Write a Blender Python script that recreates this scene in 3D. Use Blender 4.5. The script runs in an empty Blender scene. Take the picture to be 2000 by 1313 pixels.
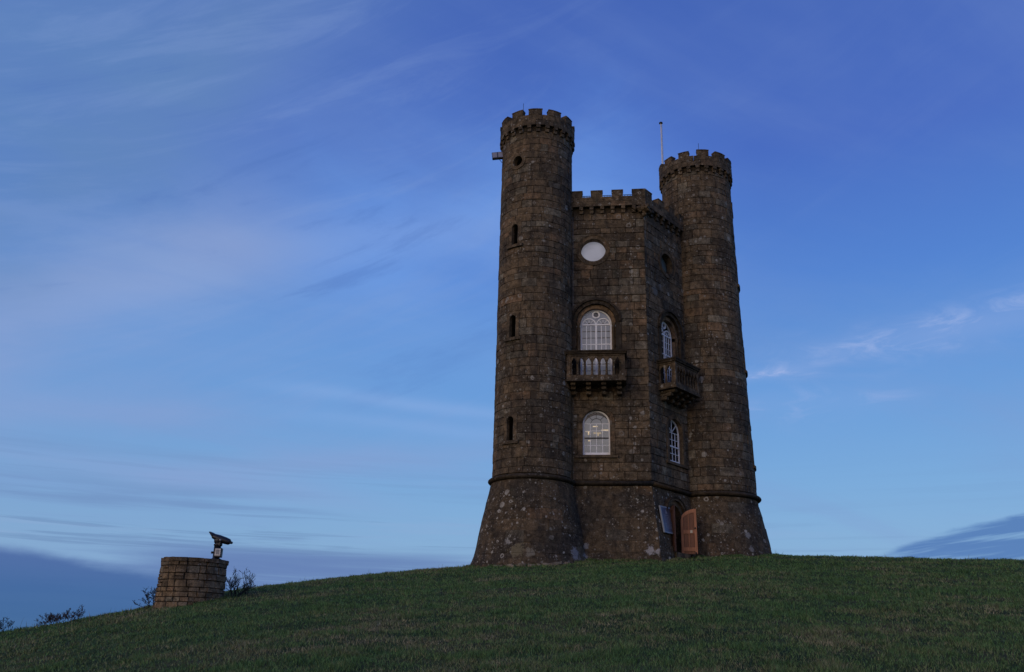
import bpy, bmesh, math, random
import numpy as np
from mathutils import Vector, Matrix, noise as mnoise
R_ = math.radians
random.seed(7); np.random.seed(7)
scene = bpy.context.scene
COL = scene.collection

# ------------------------------------------------------------------ camera
TH, RO, FPX = 0.3438, 0.0253, 1697.9
cam_d = bpy.data.cameras.new("camera"); cam = bpy.data.objects.new("camera", cam_d); COL.objects.link(cam)
cam_d.sensor_width = 36.0; cam_d.lens = FPX / 2000 * 36.0
cam_d.clip_start = 0.1; cam_d.clip_end = 60000
fwd = Vector((0, math.cos(TH), math.sin(TH))); up0 = Vector((0, -math.sin(TH), math.cos(TH))); rt0 = Vector((1, 0, 0))
up = (up0 * math.cos(RO) - rt0 * math.sin(RO)); rt = (rt0 * math.cos(RO) + up0 * math.sin(RO))
cam.matrix_world = Matrix((( rt.x, up.x, -fwd.x, 0), (rt.y, up.y, -fwd.y, 0), (rt.z, up.z, -fwd.z, 0), (0, 0, 0, 1)))
scene.camera = cam
scene.render.engine = 'CYCLES'
scene.view_settings.view_transform = 'Standard'; scene.view_settings.look = 'None'
scene.view_settings.exposure = 0; scene.view_settings.gamma = 1; scene.view_settings.use_curve_mapping = False

# ------------------------------------------------------------------ node helper
class NT:
    def __init__(s, tree): s.t = tree; s.t.nodes.clear()
    def n(s, typ, **kw):
        nd = s.t.nodes.new(typ)
        for k, v in kw.items():
            if k == 'ins':
                for i, x in v.items():
                    if isinstance(x, bpy.types.NodeSocket): s.t.links.new(x, nd.inputs[i])
                    elif x is not None: nd.inputs[i].default_value = x
            else: setattr(nd, k, v)
        return nd
    def m(s, op, a, b=None, c=None, clamp=False):
        nd = s.n('ShaderNodeMath', operation=op, use_clamp=clamp, ins={0: a, 1: b, 2: c}); return nd.outputs[0]
    def mix(s, f, a, b, bt='MIX'):
        nd = s.n('ShaderNodeMix', data_type='RGBA', blend_type=bt, ins={0: f, 6: a, 7: b}); return nd.outputs[2]
    def ss(s, x, a, b, t0=0.0, t1=1.0):
        nd = s.n('ShaderNodeMapRange', interpolation_type='SMOOTHSTEP', ins={0: x, 1: a, 2: b, 3: t0, 4: t1}); return nd.outputs[0]
    def noise(s, vec, scale, detail=4, rough=.55, dist=0.0):
        nd = s.n('ShaderNodeTexNoise', ins={'Vector': vec, 'Scale': scale, 'Detail': detail, 'Roughness': rough, 'Distortion': dist}); return nd.outputs[0]
    def ramp(s, f, stops, interp='LINEAR'):
        nd = s.n('ShaderNodeValToRGB', ins={0: f}); r = nd.color_ramp; r.interpolation = interp
        while len(r.elements) < len(stops): r.elements.new(.5)
        for e, (p, c) in zip(r.elements, stops): e.position = p; e.color = (*c, 1)
        return nd.outputs[0]
    def comb(s, x, y, z=0.0): return s.n('ShaderNodeCombineXYZ', ins={0: x, 1: y, 2: z}).outputs[0]

def lin(r, g, b):
    f = lambda c: (c / 255 / 12.92) if c < 10.3 else ((c / 255 + .055) / 1.055) ** 2.4
    return (f(r), f(g), f(b))

# ------------------------------------------------------------------ sky
SUN_AZ, SUN_EL = -142.0, 9.0            # degrees clockwise from +Y: behind the camera and to its left
w = bpy.data.worlds.new("World"); scene.world = w; w.use_nodes = True
N = NT(w.node_tree)
gen = N.n('ShaderNodeTexCoord').outputs['Generated']
sep = N.n('ShaderNodeSeparateXYZ', ins={0: gen})
X, Y, Z = sep.outputs
el = N.m('MULTIPLY', N.m('ARCSINE', Z), 57.2958)
az = N.m('MULTIPLY', N.m('ARCTAN2', X, Y), 57.2958)
sky = N.n('ShaderNodeTexSky', sky_type='NISHITA', sun_disc=False, sun_elevation=R_(SUN_EL), sun_rotation=R_(SUN_AZ % 360),
          altitude=300, air_density=1.0, dust_density=.6, ozone_density=3.0)
nish = N.n('ShaderNodeVectorMath', operation='SCALE', ins={0: sky.outputs[0], 3: .10}).outputs[0]
# twilight gradient of the clear sky (radiance by elevation)
t = N.m('DIVIDE', N.m('ADD', el, 10.0), 100.0)
S = lambda e: (e + 10) / 100
clear = N.ramp(t, [(0, lin(120, 150, 195)), (S(0), lin(134, 168, 212)), (S(5), lin(138, 177, 216)), (S(10), lin(124, 172, 222)),
                   (S(16), lin(104, 157, 222)), (S(23), lin(84, 133, 214)), (S(31), lin(73, 109, 198)), (S(40), lin(68, 102, 188)),
                   (S(55), lin(62, 90, 172)), (S(90), lin(52, 78, 158))])
base = N.mix(.12, clear, nish)
dirv = gen
# high cirrus: noise in a plane overhead so that streaks run towards the horizon
zz = N.m('ADD', N.m('MAXIMUM', Z, 0.0), .12)
px = N.m('DIVIDE', X, zz); py = N.m('DIVIDE', Y, zz)
cs, sn = math.cos(R_(28)), math.sin(R_(28))
qx = N.m('ADD', N.m('MULTIPLY', px, cs), N.m('MULTIPLY', py, sn)); qy = N.m('SUBTRACT', N.m('MULTIPLY', py, cs), N.m('MULTIPLY', px, sn))
pl = N.comb(N.m('MULTIPLY', qx, .55), N.m('MULTIPLY', qy, 1.7), 3.1)
c1 = N.noise(pl, 1.0, 6, .6, .6)
veil = N.ss(c1, .42, .78)
sphn = N.noise(dirv, 2.2, 4, .5, .3)
def streak(a0, e0, a1, e1, wid, soft=1.0):
    "mask of a long cloud streak between two sky directions (az, el in degrees)"
    L = math.hypot(a1 - a0, e1 - e0); ux, uy = (a1 - a0) / L, (e1 - e0) / L
    da = N.m('SUBTRACT', az, a0); de = N.m('SUBTRACT', el, e0)
    al = N.m('DIVIDE', N.m('ADD', N.m('MULTIPLY', da, ux), N.m('MULTIPLY', de, uy)), L)
    ac = N.m('SUBTRACT', N.m('MULTIPLY', de, ux), N.m('MULTIPLY', da, uy))
    nz = N.noise(N.comb(N.m('MULTIPLY', az, .06), N.m('MULTIPLY', el, .12), a0 * .13), 1.0, 5, .6, .4)
    ac = N.m('ADD', ac, N.m('MULTIPLY', N.m('SUBTRACT', nz, .5), wid * 2.2))
    g = N.m('EXPONENT', N.m('MULTIPLY', N.m('POWER', N.m('DIVIDE', N.m('ABSOLUTE', ac), wid), 2.0), -1.0))
    ends = N.m('MULTIPLY', N.ss(al, -.15 * soft, .25 * soft), N.ss(al, 1.15, 1 - .3 * soft))
    return N.m('MULTIPLY', g, ends)
def scale(v, k): return N.m('MULTIPLY', v, k)
col = base
col = N.mix(scale(veil, .30), col, (*lin(128, 154, 206), 1))
haz = N.m('MULTIPLY', N.ss(az, 4.0, -30.0, 0.0, 1.0), N.ss(sphn, .32, .66, .35, 1.0))
col = N.mix(scale(haz, .38), col, (*lin(116, 150, 200), 1))
tex = N.ss(N.noise(N.comb(N.m('MULTIPLY', qx, .8), N.m('MULTIPLY', qy, 3.2), 9.0), 1.3, 7, .6, .5), .25, .75, .62, 1.0)
cirr = (*lin(140, 161, 208), 1); grey = (*lin(100, 134, 184), 1)
for (a0, e0, a1, e1, wd, k, c) in [
    (-46, 10.5, -16, 25.0, 3.6, .95, cirr), (-28, 22.0, 4, 28, 1.9, .62, cirr), (-38, 17, -17, 41, 4.2, .62, grey), (-52, 24, -26, 38, 7.0, .45, grey), (-30, 33, -8, 44, 3.0, .3, grey),
    (-20, 27.5, 4, 31, 3.0, .30, (*lin(98, 136, 205), 1)), (-42, 11.3, -16, 13.6, 1.1, .6, cirr), (-17, 15.6, 4, 14.3, .45, .55, (*lin(140, 174, 226), 1)), (-16, 13.9, 3, 13.2, .5, .35, (*lin(140, 174, 226), 1)),
    (-24, 9.2, 2, 12.6, .9, .45, cirr), (-34, 10.2, -8, 8.6, .8, .4, cirr), (-16, 24, 14, 29, 6.0, .62, (*lin(112, 160, 234), 1)), (-34, 17, 12, 19, 5, .35, (*lin(118, 164, 222), 1)), (-50, 26, -22, 36, 7, .5, (*lin(96, 136, 188), 1))]:
    col = N.mix(scale(N.m('MULTIPLY', streak(a0, e0, a1, e1, wd), tex), k), col, c)
# small bright wisps right of the tower
wis = N.ss(N.noise(N.comb(N.m('MULTIPLY', az, .16), N.m('MULTIPLY', el, .55), 2.0), 1.5, 8, .62, .9), .44, .72)
for (a0, e0, a1, e1, wd, k) in [(18, 17.9, 40, 19.0, .9, .8), (25, 18.2, 40, 21.0, 1.2, .7), (12, 16.7, 20.6, 17.0, .42, 1.5), (13, 15.0, 26, 14.6, 1.0, .6)]:
    f = N.m('MULTIPLY', streak(a0, e0, a1, e1, wd), N.m('ADD', N.m('MULTIPLY', wis, .8), .2))
    col = N.mix(scale(f, k), col, (*lin(152, 176, 226), 1))
# thin filaments of ice cloud drawn out along the same wind, strongest over the left half of the view
fl1 = N.noise(N.comb(N.m('MULTIPLY', N.m('ADD', N.m('MULTIPLY', az, .9), N.m('MULTIPLY', el, .43)), .045), N.m('MULTIPLY', N.m('SUBTRACT', el, N.m('MULTIPLY', az, .42)), .26), 6.0), 1.0, 9, .66, .8)
fm1 = N.m('MULTIPLY', N.m('MULTIPLY', N.ss(fl1, .47, .68), N.ss(az, 12.0, -14.0, .15, 1.0)), N.ss(el, 8.0, 16.0))
col = N.mix(scale(fm1, .20), col, (*lin(138, 164, 214), 1))
fd1 = N.m('MULTIPLY', N.m('MULTIPLY', N.ss(fl1, .46, .30), N.ss(az, 12.0, -14.0, .1, 1.0)), N.ss(el, 12.0, 20.0))
col = N.mix(scale(fd1, .30), col, (*lin(70, 108, 180), 1))
# low horizontal bands of stratus, darker slate and lilac
band = N.noise(N.comb(N.m('MULTIPLY', az, .035), N.m('MULTIPLY', el, .75), 5.5), 1.0, 6, .55, .35)
low = N.m('MULTIPLY', N.ss(el, 13.0, 4.0), N.m('MULTIPLY', N.ss(az, 20.0, -20.0, .35, 1.0), .8))
col = N.mix(N.m('MULTIPLY', N.ss(band, .50, .68), low), col, (*lin(108, 138, 186), 1))
col = N.mix(N.m('MULTIPLY', N.m('MULTIPLY', N.ss(band, .46, .30), low), .6), col, (*lin(150, 172, 212), 1))
fine = N.ss(N.noise(N.comb(N.m('MULTIPLY', az, .05), N.m('MULTIPLY', el, 1.6), 8.5), 1.0, 6, .6, .3), .56, .64)
col = N.mix(N.m('MULTIPLY', N.m('MULTIPLY', fine, low), .45), col, (*lin(92, 120, 166), 1))
# slate bank lying on the horizon at the left, its top sinking towards the right
bn = N.noise(N.comb(N.m('MULTIPLY', az, .09), N.m('MULTIPLY', el, .3), 1.5), 1.0, 6, .6, .2)
topl = N.m('ADD', N.m('MULTIPLY', N.m('ADD', az, 29.6), -.115), 4.85)
topl = N.m('ADD', topl, N.m('MULTIPLY', N.m('SUBTRACT', bn, .5), 2.2))
bank = N.m('MULTIPLY', N.ss(N.m('SUBTRACT', topl, el), -.35, .8), N.ss(az, -8.0, -23.0, .0, 1.0))
lowb = N.m('MULTIPLY', N.m('MULTIPLY', N.ss(el, 5.9, 4.6), N.ss(N.m('ABSOLUTE', N.m('ADD', az, 12.0)), 13.0, 6.0)), N.ss(band, .36, .56))
col = N.mix(scale(lowb, .75), col, (*lin(96, 122, 176), 1))
bcol = N.ramp(N.m('DIVIDE', N.m('MAXIMUM', el, 0.0), 5.0), [(0, lin(64, 104, 152)), (.5, lin(66, 104, 158)), (.85, lin(78, 108, 164)), (1, lin(100, 126, 178))])
col = N.mix(scale(bank, .95), col, bcol)
# slate wedge rising to the right beyond the hill
top2 = N.m('ADD', N.m('MULTIPLY', N.m('SUBTRACT', az, 22.5), .235), 5.95)
top2 = N.m('ADD', top2, N.m('MULTIPLY', N.m('SUBTRACT', bn, .5), 1.6))
thin = N.ss(N.noise(N.comb(N.m('MULTIPLY', az, .12), N.m('MULTIPLY', N.m('SUBTRACT', el, N.m('MULTIPLY', az, .12)), 1.9), 4.0), 1.0, 5, .55, .3), .36, .52)
wedge = N.m('MULTIPLY', N.m('MULTIPLY', N.ss(N.m('SUBTRACT', top2, el), -.05, .35), N.ss(az, 18.0, 24.0)), N.m('ADD', N.m('MULTIPLY', thin, .7), .3))
col = N.mix(scale(N.m('MULTIPLY', wedge, N.ss(az, 60, 40)), .9), col, (*lin(84, 124, 182), 1))
# afterglow on the sunset side, behind the viewer
sd = (math.sin(R_(SUN_AZ)) * math.cos(R_(4)), math.cos(R_(SUN_AZ)) * math.cos(R_(4)), math.sin(R_(4)))
dt = N.n('ShaderNodeVectorMath', operation='DOT_PRODUCT', ins={0: gen, 1: sd}).outputs['Value']
glow = N.m('MULTIPLY', N.ss(dt, -.05, 1.0), N.ss(el, 50.0, 2.0))
col = N.mix(glow, col, (.82, .62, .50, 1))
gro = N.ss(el, -1.0, -4.0)
col = N.mix(gro, col, (.03, .04, .045, 1))
bg = N.n('ShaderNodeBackground', ins={0: col, 1: 1.0})
N.t.links.new(bg.outputs[0], N.n('ShaderNodeOutputWorld').inputs[0])

# ------------------------------------------------------------------ sun: weak, very soft light of the set sun's glow
sl = bpy.data.lights.new("sun", 'SUN'); sl.energy = .70; sl.angle = R_(35); sl.color = (1.0, .83, .66)
so = bpy.data.objects.new("sun", sl); COL.objects.link(so)
se = R_(SUN_EL); dvec = Vector((math.sin(R_(SUN_AZ)) * math.cos(se), math.cos(R_(SUN_AZ)) * math.cos(se), math.sin(se)))
so.rotation_euler = dvec.to_track_quat('Z', 'Y').to_euler()

# ------------------------------------------------------------------ generic builders
def tag(o, label=None, cat=None, group=None, kind=None):
    if label: o['label'] = label
    if cat: o['category'] = cat
    if group: o['group'] = group
    if kind: o['kind'] = kind
    return o
def empty(name, loc, **kw):
    o = bpy.data.objects.new(name, None); COL.objects.link(o); o.location = loc; o.empty_display_size = .3
    return tag(o, **kw)
def setparent(o, p):
    o.parent = p
    if p is not None:
        L = Vector((0, 0, 0)); q = p
        while q is not None:
            L += Vector(q.location); q = q.parent
            if q is None: break
        o.matrix_parent_inverse = Matrix.Translation(-worldloc(p))
def worldloc(p):
    # parents here only ever carry translations, and children keep world coordinates
    return Vector(p['wl']) if 'wl' in p else (Vector(p.location) if p.parent is None else Vector((0, 0, 0)))
class MB:
    def __init__(s): s.v = []; s.f = []; s.sm = []; s.tone = []
    def add(s, vs, fs, smooth=False, tone=.5):
        o = len(s.v); s.v += [tuple(x) for x in vs]; s.f += [tuple(i + o for i in f) for f in fs]
        s.sm += [smooth] * len(fs); s.tone += [tone] * len(fs)
    def box(s, c, ax, ay, az_, tone=.5, bev=0):
        "c centre; ax, ay, az_ half vectors"
        c = Vector(c); ax, ay, az_ = Vector(ax), Vector(ay), Vector(az_)
        if bev <= 0:
            vs = [c + ax * i + ay * j + az_ * k for k in (-1, 1) for j in (-1, 1) for i in (-1, 1)]
            s.add(vs, [(0, 2, 3, 1), (4, 5, 7, 6), (0, 1, 5, 4), (2, 6, 7, 3), (0, 4, 6, 2), (1, 3, 7, 5)], tone=tone); return
        bx, by, bz = [1 - bev / max(a.length, 1e-6) for a in (ax, ay, az_)]
        bm = bmesh.new()
        for k in (-1, 1):
            for j in (-1, 1):
                for i in (-1, 1):
                    for a, b, d in ((1, by, bz), (bx, 1, bz), (bx, by, 1)): bm.verts.new(c + ax * i * a + ay * j * b + az_ * k * d)
        r = bmesh.ops.convex_hull(bm, input=bm.verts); bm.verts.index_update()
        s.add([v.co.copy() for v in bm.verts], [tuple(v.index for v in f.verts) for f in bm.faces], tone=tone); bm.free()
    def tube(s, pts, rad, seg=8, caps=True, tone=.5, smooth=True):
        pts = [Vector(p) for p in pts]; rr = rad if isinstance(rad, (list, tuple)) else [rad] * len(pts)
        vs = []; fs = []; prev = None
        for i, p in enumerate(pts):
            d = (pts[min(i + 1, len(pts) - 1)] - pts[max(i - 1, 0)]).normalized()
            if prev is None: a = d.orthogonal().normalized()
            else: a = (prev - d * prev.dot(d)).normalized()
            prev = a; b = d.cross(a)
            vs += [p + (a * math.cos(2 * math.pi * k / seg) + b * math.sin(2 * math.pi * k / seg)) * rr[i] for k in range(seg)]
        for i in range(len(pts) - 1):
            for k in range(seg):
                k2 = (k + 1) % seg; fs.append((i * seg + k, i * seg + k2, (i + 1) * seg + k2, (i + 1) * seg + k))
        if caps: fs += [tuple(range(seg))[::-1], tuple((len(pts) - 1) * seg + k for k in range(seg))]
        s.add(vs, fs, smooth, tone)
    def lathe(s, c, prof, seg=32, tone=.5, a0=0, a1=2 * math.pi, smooth=True):
        "prof list of (radius, z) ; full turn"
        vs = []; fs = []; n = len(prof)
        for k in range(seg):
            a = a0 + (a1 - a0) * k / seg
            vs += [Vector((c[0] + r * math.cos(a), c[1] + r * math.sin(a), c[2] + z)) for r, z in prof]
        for k in range(seg):
            k2 = (k + 1) % seg
            for i in range(n - 1): fs.append((k * n + i, k2 * n + i, k2 * n + i + 1, k * n + i + 1))
        fs.append(tuple(k * n for k in range(seg))[::-1]); fs.append(tuple(k * n + n - 1 for k in range(seg)))
        s.add(vs, fs, smooth, tone)
    def mesh(s, name):
        me = bpy.data.meshes.new(name); me.from_pydata(s.v, [], s.f); me.polygons.foreach_set('use_smooth', s.sm)
        at = me.attributes.new('tone', 'FLOAT', 'FACE'); at.data.foreach_set('value', s.tone); me.update(); return me
    def build(s, name, mat, parent=None, kind=None):
        o = bpy.data.objects.new(name, s.mesh(name)); COL.objects.link(o); o.data.materials.append(mat)
        if parent is not None: setparent(o, parent)
        if kind: o['kind'] = kind
        return o

# ------------------------------------------------------------------ materials
def newmat(name): m = bpy.data.materials.new(name); m.use_nodes = True; return m, NT(m.node_tree)
def finish(N, bs, bump=None):
    out = N.n('ShaderNodeOutputMaterial'); N.t.links.new(bs.outputs[0], out.inputs[0])
def simple(name, c, rough=.6, spec=.4, var=.12, scale=9, metal=0, bump=.1):
    m, N = newmat(name)
    pos = N.n('ShaderNodeNewGeometry').outputs['Position']; nz = N.noise(pos, scale, 5, .6)
    k = N.ss(nz, .25, .75, 1 - var, 1 + var)
    colr = N.n('ShaderNodeVectorMath', operation='SCALE', ins={0: c, 3: k}).outputs[0]
    bp = N.n('ShaderNodeBump', ins={'Strength': bump, 'Distance': .01, 'Height': nz})
    b = N.n('ShaderNodeBsdfPrincipled', ins={'Base Color': colr, 'Roughness': rough, 'Specular IOR Level': spec, 'Metallic': metal, 'Normal': bp.outputs[0]})
    finish(N, b); return m

PATCH = []   # pale lichen patches: (x, y, z, radius), filled before the stone material is made
def stone_mat(name, bright=1.0, lichen=1.0, base_dark=True, blotch=1.0):
    m, N = newmat(name)
    geo = N.n('ShaderNodeNewGeometry'); pos = geo.outputs['Position']
    tone = N.n('ShaderNodeAttribute', attribute_name='tone').outputs['Fac']
    b = bright
    c = N.ramp(tone, [(0, (.050 * b, .037 * b, .025 * b)), (.22, (.076 * b, .055 * b, .034 * b)), (.42, (.096 * b, .067 * b, .038 * b)), (.58, (.112 * b, .076 * b, .042 * b)),
                      (.70, (.130 * b, .076 * b, .036 * b)), (.80, (.086 * b, .074 * b, .056 * b)), (.92, (.112 * b, .096 * b, .072 * b)), (1, (.15 * b, .128 * b, .09 * b))])
    n1 = N.noise(pos, .75, 7, .62, .5)          # large weathering
    n2 = N.noise(pos, 5.5, 8, .72, .3)          # mottling
    n3 = N.noise(pos, 38, 5, .7)                # grain
    c = N.mix(N.ss(n1, .46, .62, 0, .78 * blotch), c, (.040, .034, .029, 1))
    c = N.mix(N.ss(n1, .46, .30, 0, .30 * blotch), c, (.125 * b, .086 * b, .050 * b, 1))
    c = N.n('ShaderNodeHueSaturation', ins={'Saturation': .78, 'Color': c}).outputs[0]
    c = N.mix(1.0, c, (1.12, 1.06, .94, 1), 'MULTIPLY')
    k = N.m('MULTIPLY', N.ss(n2, .3, .7, .45, 1.6), N.ss(n3, .3, .7, .60, 1.40))
    c = N.n('ShaderNodeVectorMath', operation='SCALE', ins={0: c, 3: k}).outputs[0]
    sp = N.n('ShaderNodeSeparateXYZ', ins={0: pos})
    sv = N.comb(N.m('MULTIPLY', sp.outputs[0], 3.2), N.m('MULTIPLY', sp.outputs[1], 3.2), N.m('MULTIPLY', sp.outputs[2], .28))
    st = N.ss(N.noise(sv, 1.0, 5, .6), .50, .66, 0, .5)
    c = N.mix(st, c, (.034, .030, .026, 1))
    c = N.mix(N.ss(N.noise(pos, 2.7, 4, .6), .58, .72, 0, .35), c, (.060, .064, .042, 1))
    # lichen: clustered round pale spots, some of them rings
    clus = N.ss(N.noise(pos, .8, 4, .6), .38, .56)
    wob = N.n('ShaderNodeVectorMath', operation='ADD', ins={0: pos, 1: N.n('ShaderNodeVectorMath', operation='SCALE', ins={0: N.n('ShaderNodeTexNoise', ins={'Vector': pos, 'Scale': 14.0, 'Detail': 4.0}).outputs[1], 3: .07}).outputs[0]}).outputs[0]
    for sc, rad, thr, amt in ((2.4, .30, .60, .85), (5.0, .36, .60, .85), (10, .40, .62, .7), (22, .45, .60, .5)):
        vo = N.n('ShaderNodeTexVoronoi', ins={'Vector': wob, 'Scale': sc, 'Randomness': 1.0})
        d = vo.outputs['Distance']; sc_ = N.n('ShaderNodeSeparateColor', ins={0: vo.outputs['Color']})
        rr = N.m('MULTIPLY', sc_.outputs[1], rad)
        disc = N.ss(N.m('SUBTRACT', rr, d), 0.0, .06)
        ring = N.ss(N.m('SUBTRACT', N.m('MULTIPLY', rr, .6), d), 0.0, .05)
        f = N.m('SUBTRACT', disc, N.m('MULTIPLY', ring, N.m('GREATER_THAN', sc_.outputs[2], .5)), clamp=True)
        f = N.m('MULTIPLY', f, N.m('GREATER_THAN', sc_.outputs[0], thr))
        f = N.m('MULTIPLY', N.m('MULTIPLY', f, N.m('ADD', N.m('MULTIPLY', clus, .85), .25)), amt * lichen)
        f = N.m('MULTIPLY', f, N.ss(n3, .35, .6, .45, 1))
        c = N.mix(f, c, (.33, .31, .27, 1))
    if PATCH and lichen > 0:
        for (x, y, z, r, cc) in PATCH:
            dd = N.n('ShaderNodeVectorMath', operation='DISTANCE', ins={0: pos, 1: (x, y, z)}).outputs['Value']
            dd = N.m('ADD', dd, N.m('MULTIPLY', N.m('SUBTRACT', N.noise(pos, 6.5, 8, .8), .5), r * 4.5))
            c = N.mix(N.m('MULTIPLY', N.ss(dd, r, r * .72), N.ss(n3, .3, .6, .5, .95)), c, (*cc, 1))
    h = N.m('ADD', N.m('MULTIPLY', n2, .6), N.m('MULTIPLY', n3, .4))
    bp = N.n('ShaderNodeBump', ins={'Strength': .75, 'Distance': .03, 'Height': h})
    bs = N.n('ShaderNodeBsdfPrincipled', ins={'Base Color': c, 'Roughness': .93, 'Specular IOR Level': .12, 'Normal': bp.outputs[0]})
    finish(N, bs); return m
def glass_mat(name, dark=(.01, .014, .02), refl=.5):
    m, N = newmat(name)
    pos = N.n('ShaderNodeNewGeometry').outputs['Position']
    bp = N.n('ShaderNodeBump', ins={'Strength': .05, 'Distance': .01, 'Height': N.noise(pos, 3, 2)})
    tr = N.n('ShaderNodeBsdfTransparent', ins={0: (.86, .88, .9, 1)}); gl = N.n('ShaderNodeBsdfGlossy', ins={0: (.95, .97, 1, 1), 'Roughness': .03, 'Normal': bp.outputs[0]})
    fr = N.n('ShaderNodeFresnel', ins={0: 1.5})
    f = N.m('MULTIPLY', fr.outputs[0], refl, clamp=True)
    mx = N.n('ShaderNodeMixShader', ins={0: f, 1: tr.outputs[0], 2: gl.outputs[0]})
    finish(N, mx); return m
def emit_mat(name, c, e, base=(.5, .5, .5), var=.1):
    m, N = newmat(name); pos = N.n('ShaderNodeNewGeometry').outputs['Position']
    k = N.ss(N.noise(pos, 2.2, 3), .3, .7, 1 - var, 1 + var)
    b = N.n('ShaderNodeBsdfPrincipled', ins={'Base Color': (*base, 1), 'Roughness': .8, 'Emission Color': (*c, 1), 'Emission Strength': N.m('MULTIPLY', k, e)})
    finish(N, b); return m

# ------------------------------------------------------------------ tower geometry definition
A = Vector((.848, 31.233)); uA = math.atan2(-.13154, .99131); uB = math.atan2(.75956, .65044)
s1, s2 = 4.26, 4.40
def D2(a): return Vector((math.cos(a), math.sin(a)))
B = A + D2(uA) * s1; C = B + D2(uB) * s2; Ct = C + Vector((.05, 0))
uC = uB + (math.pi - (uB - uA)) / 2 + 0.0
Dd = C + D2(uC) * s2; Ee = Dd - D2(uA) * s1; Ee = Ee + Vector((.45, -.1)); F = Ee - D2(uB) * s2
HEX = [A, B, C, Dd, Ee, F]
ZS, ZTOP, ZCORE = 5.57, 19.30, 16.33
def fl(z):
    xs = [1.0, 2.65, 3.0, 3.91, 4.67, 5.25, 5.6]; ys = [.98, .62, .50, .335, .18, .045, 0.0]
    return float(np.interp(z, xs, ys))
def RA(z): return 1.43 + (.045 if z < 5.6 else 0) + fl(z)
def RC(z): return (float(np.interp(z, [5.5, 6.5, 13.5, 19.6], [1.69, 1.665, 1.535, 1.475])) if z > 5.5 else 1.69 + fl(z) * .98)
class PlaneS:
    def __init__(s, P, Q, k=.82):
        s.P = P; s.d = (Q - P).normalized(); s.L = (Q - P).length; s.n = Vector((s.d.y, -s.d.x)); s.k = k
    def off(s, z): return fl(z) * s.k
    def pt(s, t, z, d=0):
        q = s.P + s.d * t + s.n * (s.off(z) + d); return Vector((q.x, q.y, z))
class CylS:
    def __init__(s, c, R, a0): s.c = c; s.R = R; s.a0 = a0; s.Rn = 1.5
    def pt(s, t, z, d=0):
        a = s.a0 + t / s.Rn; r = s.R(z) + d
        return Vector((s.c.x + r * math.cos(a), s.c.y + r * math.sin(a), z))
FACES = [PlaneS(HEX[i], HEX[(i + 1) % 6]) for i in range(6)]
AB, BC = FACES[0], FACES[1]
TUR = [(A, RA), (Ct, RC), (Ee, RA)]
def vdir(P): return math.atan2(-P.y, -P.x)
aA, aC = vdir(A), vdir(Ct)

PATCH += [(*AB.pt(1.82, 2.95, 0), .20, (.26, .26, .27)), (*AB.pt(1.95, 3.35, 0), .10, (.22, .22, .22)), (*AB.pt(4.15, 3.22, 0), .17, (.34, .33, .33)), (*AB.pt(4.38, 3.2, 0), .09, (.34, .33, .33)),
          (*CylS(A, RA, aA).pt(-.35, 3.0, 0), .26, (.17, .145, .09)), (*CylS(A, RA, aA).pt(.0, 2.95, 0), .16, (.20, .18, .14)), (*CylS(A, RA, aA).pt(-.62, 3.3, 0), .12, (.30, .29, .27)), (*CylS(A, RA, aA).pt(1.3, 3.0, 0), .22, (.25, .25, .27)),
          (*CylS(Ct, RC, aC).pt(.95, 4.05, 0), .14, (.25, .245, .235)), (*CylS(Ct, RC, aC).pt(1.0, 3.55, 0), .12, (.22, .21, .2)),
          (*BC.pt(.7, 13.2, 0), .22, (.15, .15, .14)), (*BC.pt(1.15, 13.5, 0), .16, (.14, .14, .135))]
M_stone = stone_mat('weathered_stone', 1.12, blotch=.9)
M_dress = stone_mat('dressed_stone', 1.1, .5, blotch=.7)
M_dark = stone_mat('mortar_joint_stone', .7, .1)
M_brown = stone_mat('brown_moulding_stone', 1.5, 0, blotch=.3)
M_white = simple('white_window_paint', (.86, .86, .88), .45, .4, .05, 14)
M_glass = glass_mat('window_glass', refl=1.0)
M_black = simple('black_painted_metal', (.012, .012, .014), .4, .5, .2)
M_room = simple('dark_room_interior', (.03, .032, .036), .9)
M_lead = simple('lead_roof', (.12, .12, .13), .5, .5)
M_wood = None

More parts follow.
